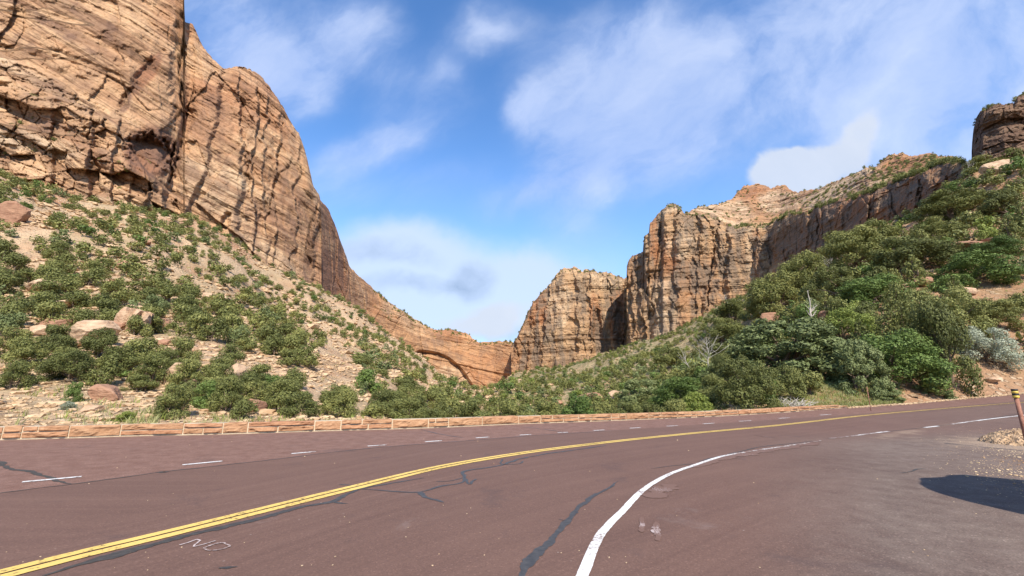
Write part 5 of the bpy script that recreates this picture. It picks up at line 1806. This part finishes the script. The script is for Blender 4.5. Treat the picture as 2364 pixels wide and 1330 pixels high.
# traced joints of the nearest blocks (photo x), then a random run of the same kind
s = 0.0
k = 0
pattern = []
first = [(0, 45, 2), (45, 155, 2), (155, 275, 1), (275, 420, 2), (420, 512, 2), (512, 570, 1), (570, 725, 2), (725, 786, 1), (786, 905, 2)]
a0 = s_of(0)
while s < a0 - 0.3:
    L = rngW.uniform(0.9, 1.6)
    L = min(L, a0 - s)
    pattern.append((s, s + L, 1 if rngW.random() < 0.3 else 2))
    s += L
if s < a0:
    pattern.append((s, a0, 2))
for (xa, xb, c) in first:
    pattern.append((s_of(xa), s_of(xb), c))
s = s_of(905)
while s < WLEN - 0.4:
    L = min(rngW.uniform(0.8, 1.9), WLEN - s)
    pattern.append((s, s + L, 1 if rngW.random() < 0.25 else 2))
    s += L
for (sa, sb, c) in pattern:
    h = float(hw((sa + sb) / 2))
    k += 1
    top_j = rngW.uniform(-0.012, 0.015)
    if c == 1:
        stone(sa, sb, 0.03, h + top_j, -0.01, 0.47, k * 7)
    else:
        m = h * rngW.uniform(0.45, 0.58)
        cut = sa + (sb - sa) * rngW.uniform(0.35, 0.65)
        cut2 = sa + (sb - sa) * rngW.uniform(0.3, 0.7)
        if rngW.random() < 0.55 and sb - sa > 0.9:
            stone(sa, cut, 0.03, m, -0.005, 0.46, k * 7 + 1)
            stone(cut, sb, 0.03, m, -0.015, 0.46, k * 7 + 2)
        else:
            stone(sa, sb, 0.03, m, -0.01, 0.46, k * 7 + 3)
        if rngW.random() < 0.5 and sb - sa > 0.8:
            stone(sa, cut2, m, h + top_j, 0.0, 0.46, k * 7 + 4)
            stone(cut2, sb, m, h + top_j * 0.4, -0.01, 0.46, k * 7 + 5)
        else:
            stone(sa, sb, m, h + top_j, -0.005, 0.46, k * 7 + 6)
SVc = np.concatenate(SV) - np.array(wall.location)
mesh_np('stone_course', SVc, np.concatenate(SF), M['wallstone'], wall, False, {'tint': np.concatenate(ST)})

# ------------------------------------------------------------------ roadside posts, gravel, mound
def post(pxt, pyt, Y, rad, label, top_bands):
    u, e = uv_of(pxt, pyt)
    x, y = u * Y, Y
    zt = CAMZ + e * Y
    zb = float(gz(x, y)) - 0.1
    t = empty('marker_post', (x, y, zb))
    tag(t, label, 'marker post')
    H = zt - zb
    mb = MB()
    yt = 0.22 if top_bands else 0.0
    mb.tube([(0, 0, 0), (0, 0, H * 0.5), (0, 0, H - yt)], [rad * 0.85, rad * 0.82, rad * 0.8], 14)
    mb.build('shaft', M['rust'], t, True)
    if top_bands:
        zc = H - yt
        for k, (hh, mt, nm) in enumerate(((0.06, 'post_yellow', 'yellow_band'), (0.05, 'post_black', 'black_band'), (0.06, 'post_yellow', 'yellow_band'), (0.05, 'post_black', 'black_band'))):
            m2 = MB()
            m2.tube([(0, 0, zc), (0, 0, zc + 0.004), (0, 0, zc + hh - 0.004), (0, 0, zc + hh)], [rad * 1.0, rad * 1.12, rad * 1.12, rad * 1.0], 14)
            m2.build(nm, M[mt], t, True)
            zc += hh


post(2341, 898, 11.2, 0.056, 'rusty roadside post with yellow and black reflective bands on top', True)
post(2001, 893, 25.6, 0.022, 'thin dark metal rod standing at the road edge before the thicket', False)


def mound(px, py, rx_, ry_, h_, seed):
    c = ground_pt(px, py)
    n = 60
    g1, g2 = np.meshgrid(np.linspace(-1, 1, n), np.linspace(-1, 1, n))
    rr = np.hypot(g1, g2)
    X = c[0] + g1 * rx_
    Y = c[1] + g2 * ry_
    Z = gz(X, Y) - 0.03 + h_ * np.clip(1 - rr * rr, 0, 1) ** 0.8 * (1 + 0.4 * fbm(X * 1.2, Y * 1.2, 0, 4, seed)) + 0.05 * (rr < 1) * fbm(X * 5, Y * 5, 0, 3, seed)
    V = np.stack([X, Y, Z], -1).reshape(-1, 3)
    keep = rr.ravel() < 1.02
    Fq = grid_faces(n, n)
    Fq = Fq[keep[Fq].all(1)]
    ob = mesh_np('dirt_mound', V, Fq, M['soil'], None, True, {'right': np.full(n * n, 0.25), 'green': np.zeros(n * n)})
    tag(ob, 'low tan mound of dirt and gravel at the foot of the banded post', 'dirt mound')
    return c


mc = mound(2400, 1022, 1.35, 1.0, 0.42, 5)
rngG = np.random.default_rng(12)
GV, GF = [], []
bs = [rock_shape(np.random.default_rng(300 + k), ICS_V, 5, (0.5, 0.85), 0.0) for k in range(5)]
cnt = 0


def pebble(x, y, z, sz):
    global cnt
    a = rngG.uniform(0, 6.28)
    c, s = math.cos(a), math.sin(a)
    b = bs[cnt % 5] * np.array([1.3, 1.0, 0.6]) * sz
    GV.append(np.column_stack([b[:, 0] * c - b[:, 1] * s + x, b[:, 0] * s + b[:, 1] * c + y, b[:, 2] + z + 0.25 * sz]))
    GF.append(ICS_F + cnt * len(ICS_V))
    cnt += 1


for _ in range(1500):
    px, py = 2400 - abs(rngG.normal(0, 95)), rngG.normal(1040, 42)
    if py < 985:
        continue
    p = ground_pt(px, py)
    pebble(p[0], p[1], p[2], rngG.uniform(0.004, 0.012) * (1 + 1.8 * (rngG.random() < 0.08)))
for _ in range(700):      # along the orange bank at the far road edge
    px = rngG.uniform(1960, 2420)
    py = np.interp(px, [p[0] for p in EDGE_PX], [p[1] for p in EDGE_PX]) + rngG.uniform(-0.5, 1.8)
    p = ground_pt(px, py)
    pebble(p[0], p[1], p[2], rngG.uniform(0.03, 0.10))
for _ in range(80):      # loose grit on the pullout and lanes
    px, py = rngG.uniform(0, 2364), rngG.uniform(1000, 1320)
    p = ground_pt(px, py)
    pebble(p[0], p[1], p[2], rngG.uniform(0.004, 0.010) * max(1, p[1] / 6))
for _ in range(420):      # rubble on the mound
    a, r = rngG.uniform(0, 6.28), math.sqrt(rngG.random()) * 0.98
    x, y = mc[0] + 1.35 * r * math.cos(a), mc[1] + 1.0 * r * math.sin(a)
    pebble(x, y, float(gz(x, y)) + 0.42 * (1 - r * r) ** 0.8 - 0.03, rngG.uniform(0.008, 0.028))
ob = mesh_np('gravel', np.concatenate(GV), np.concatenate(GF), M['scree'])
tag(ob, 'loose pale gravel scattered on the asphalt and around the dirt mound', 'gravel', None, 'stuff')

# added boulder just outside the frame, stands in for the road shadow's unseen caster
cpt = ground_pt(2235, 1150)
sv = np.array(SUNV)
tcast = 2.55 / sv[2]
cx_, cy_ = cpt[0] + sv[0] * tcast * 1.0 + 1.75, cpt[1] + sv[1] * tcast + 0.3
W = rock_shape(np.random.default_rng(404), rough=0.04, cut=(0.7, 0.95)) * np.array([2.2, 1.5, 2.5])
ob = mesh_np('boulder', W, ICO_F, M['boulder'])
ob.location = (cx_, cy_, 1.15)
tag(ob, 'tall sandstone boulder added just outside the right edge to cast the road shadow', 'boulder')
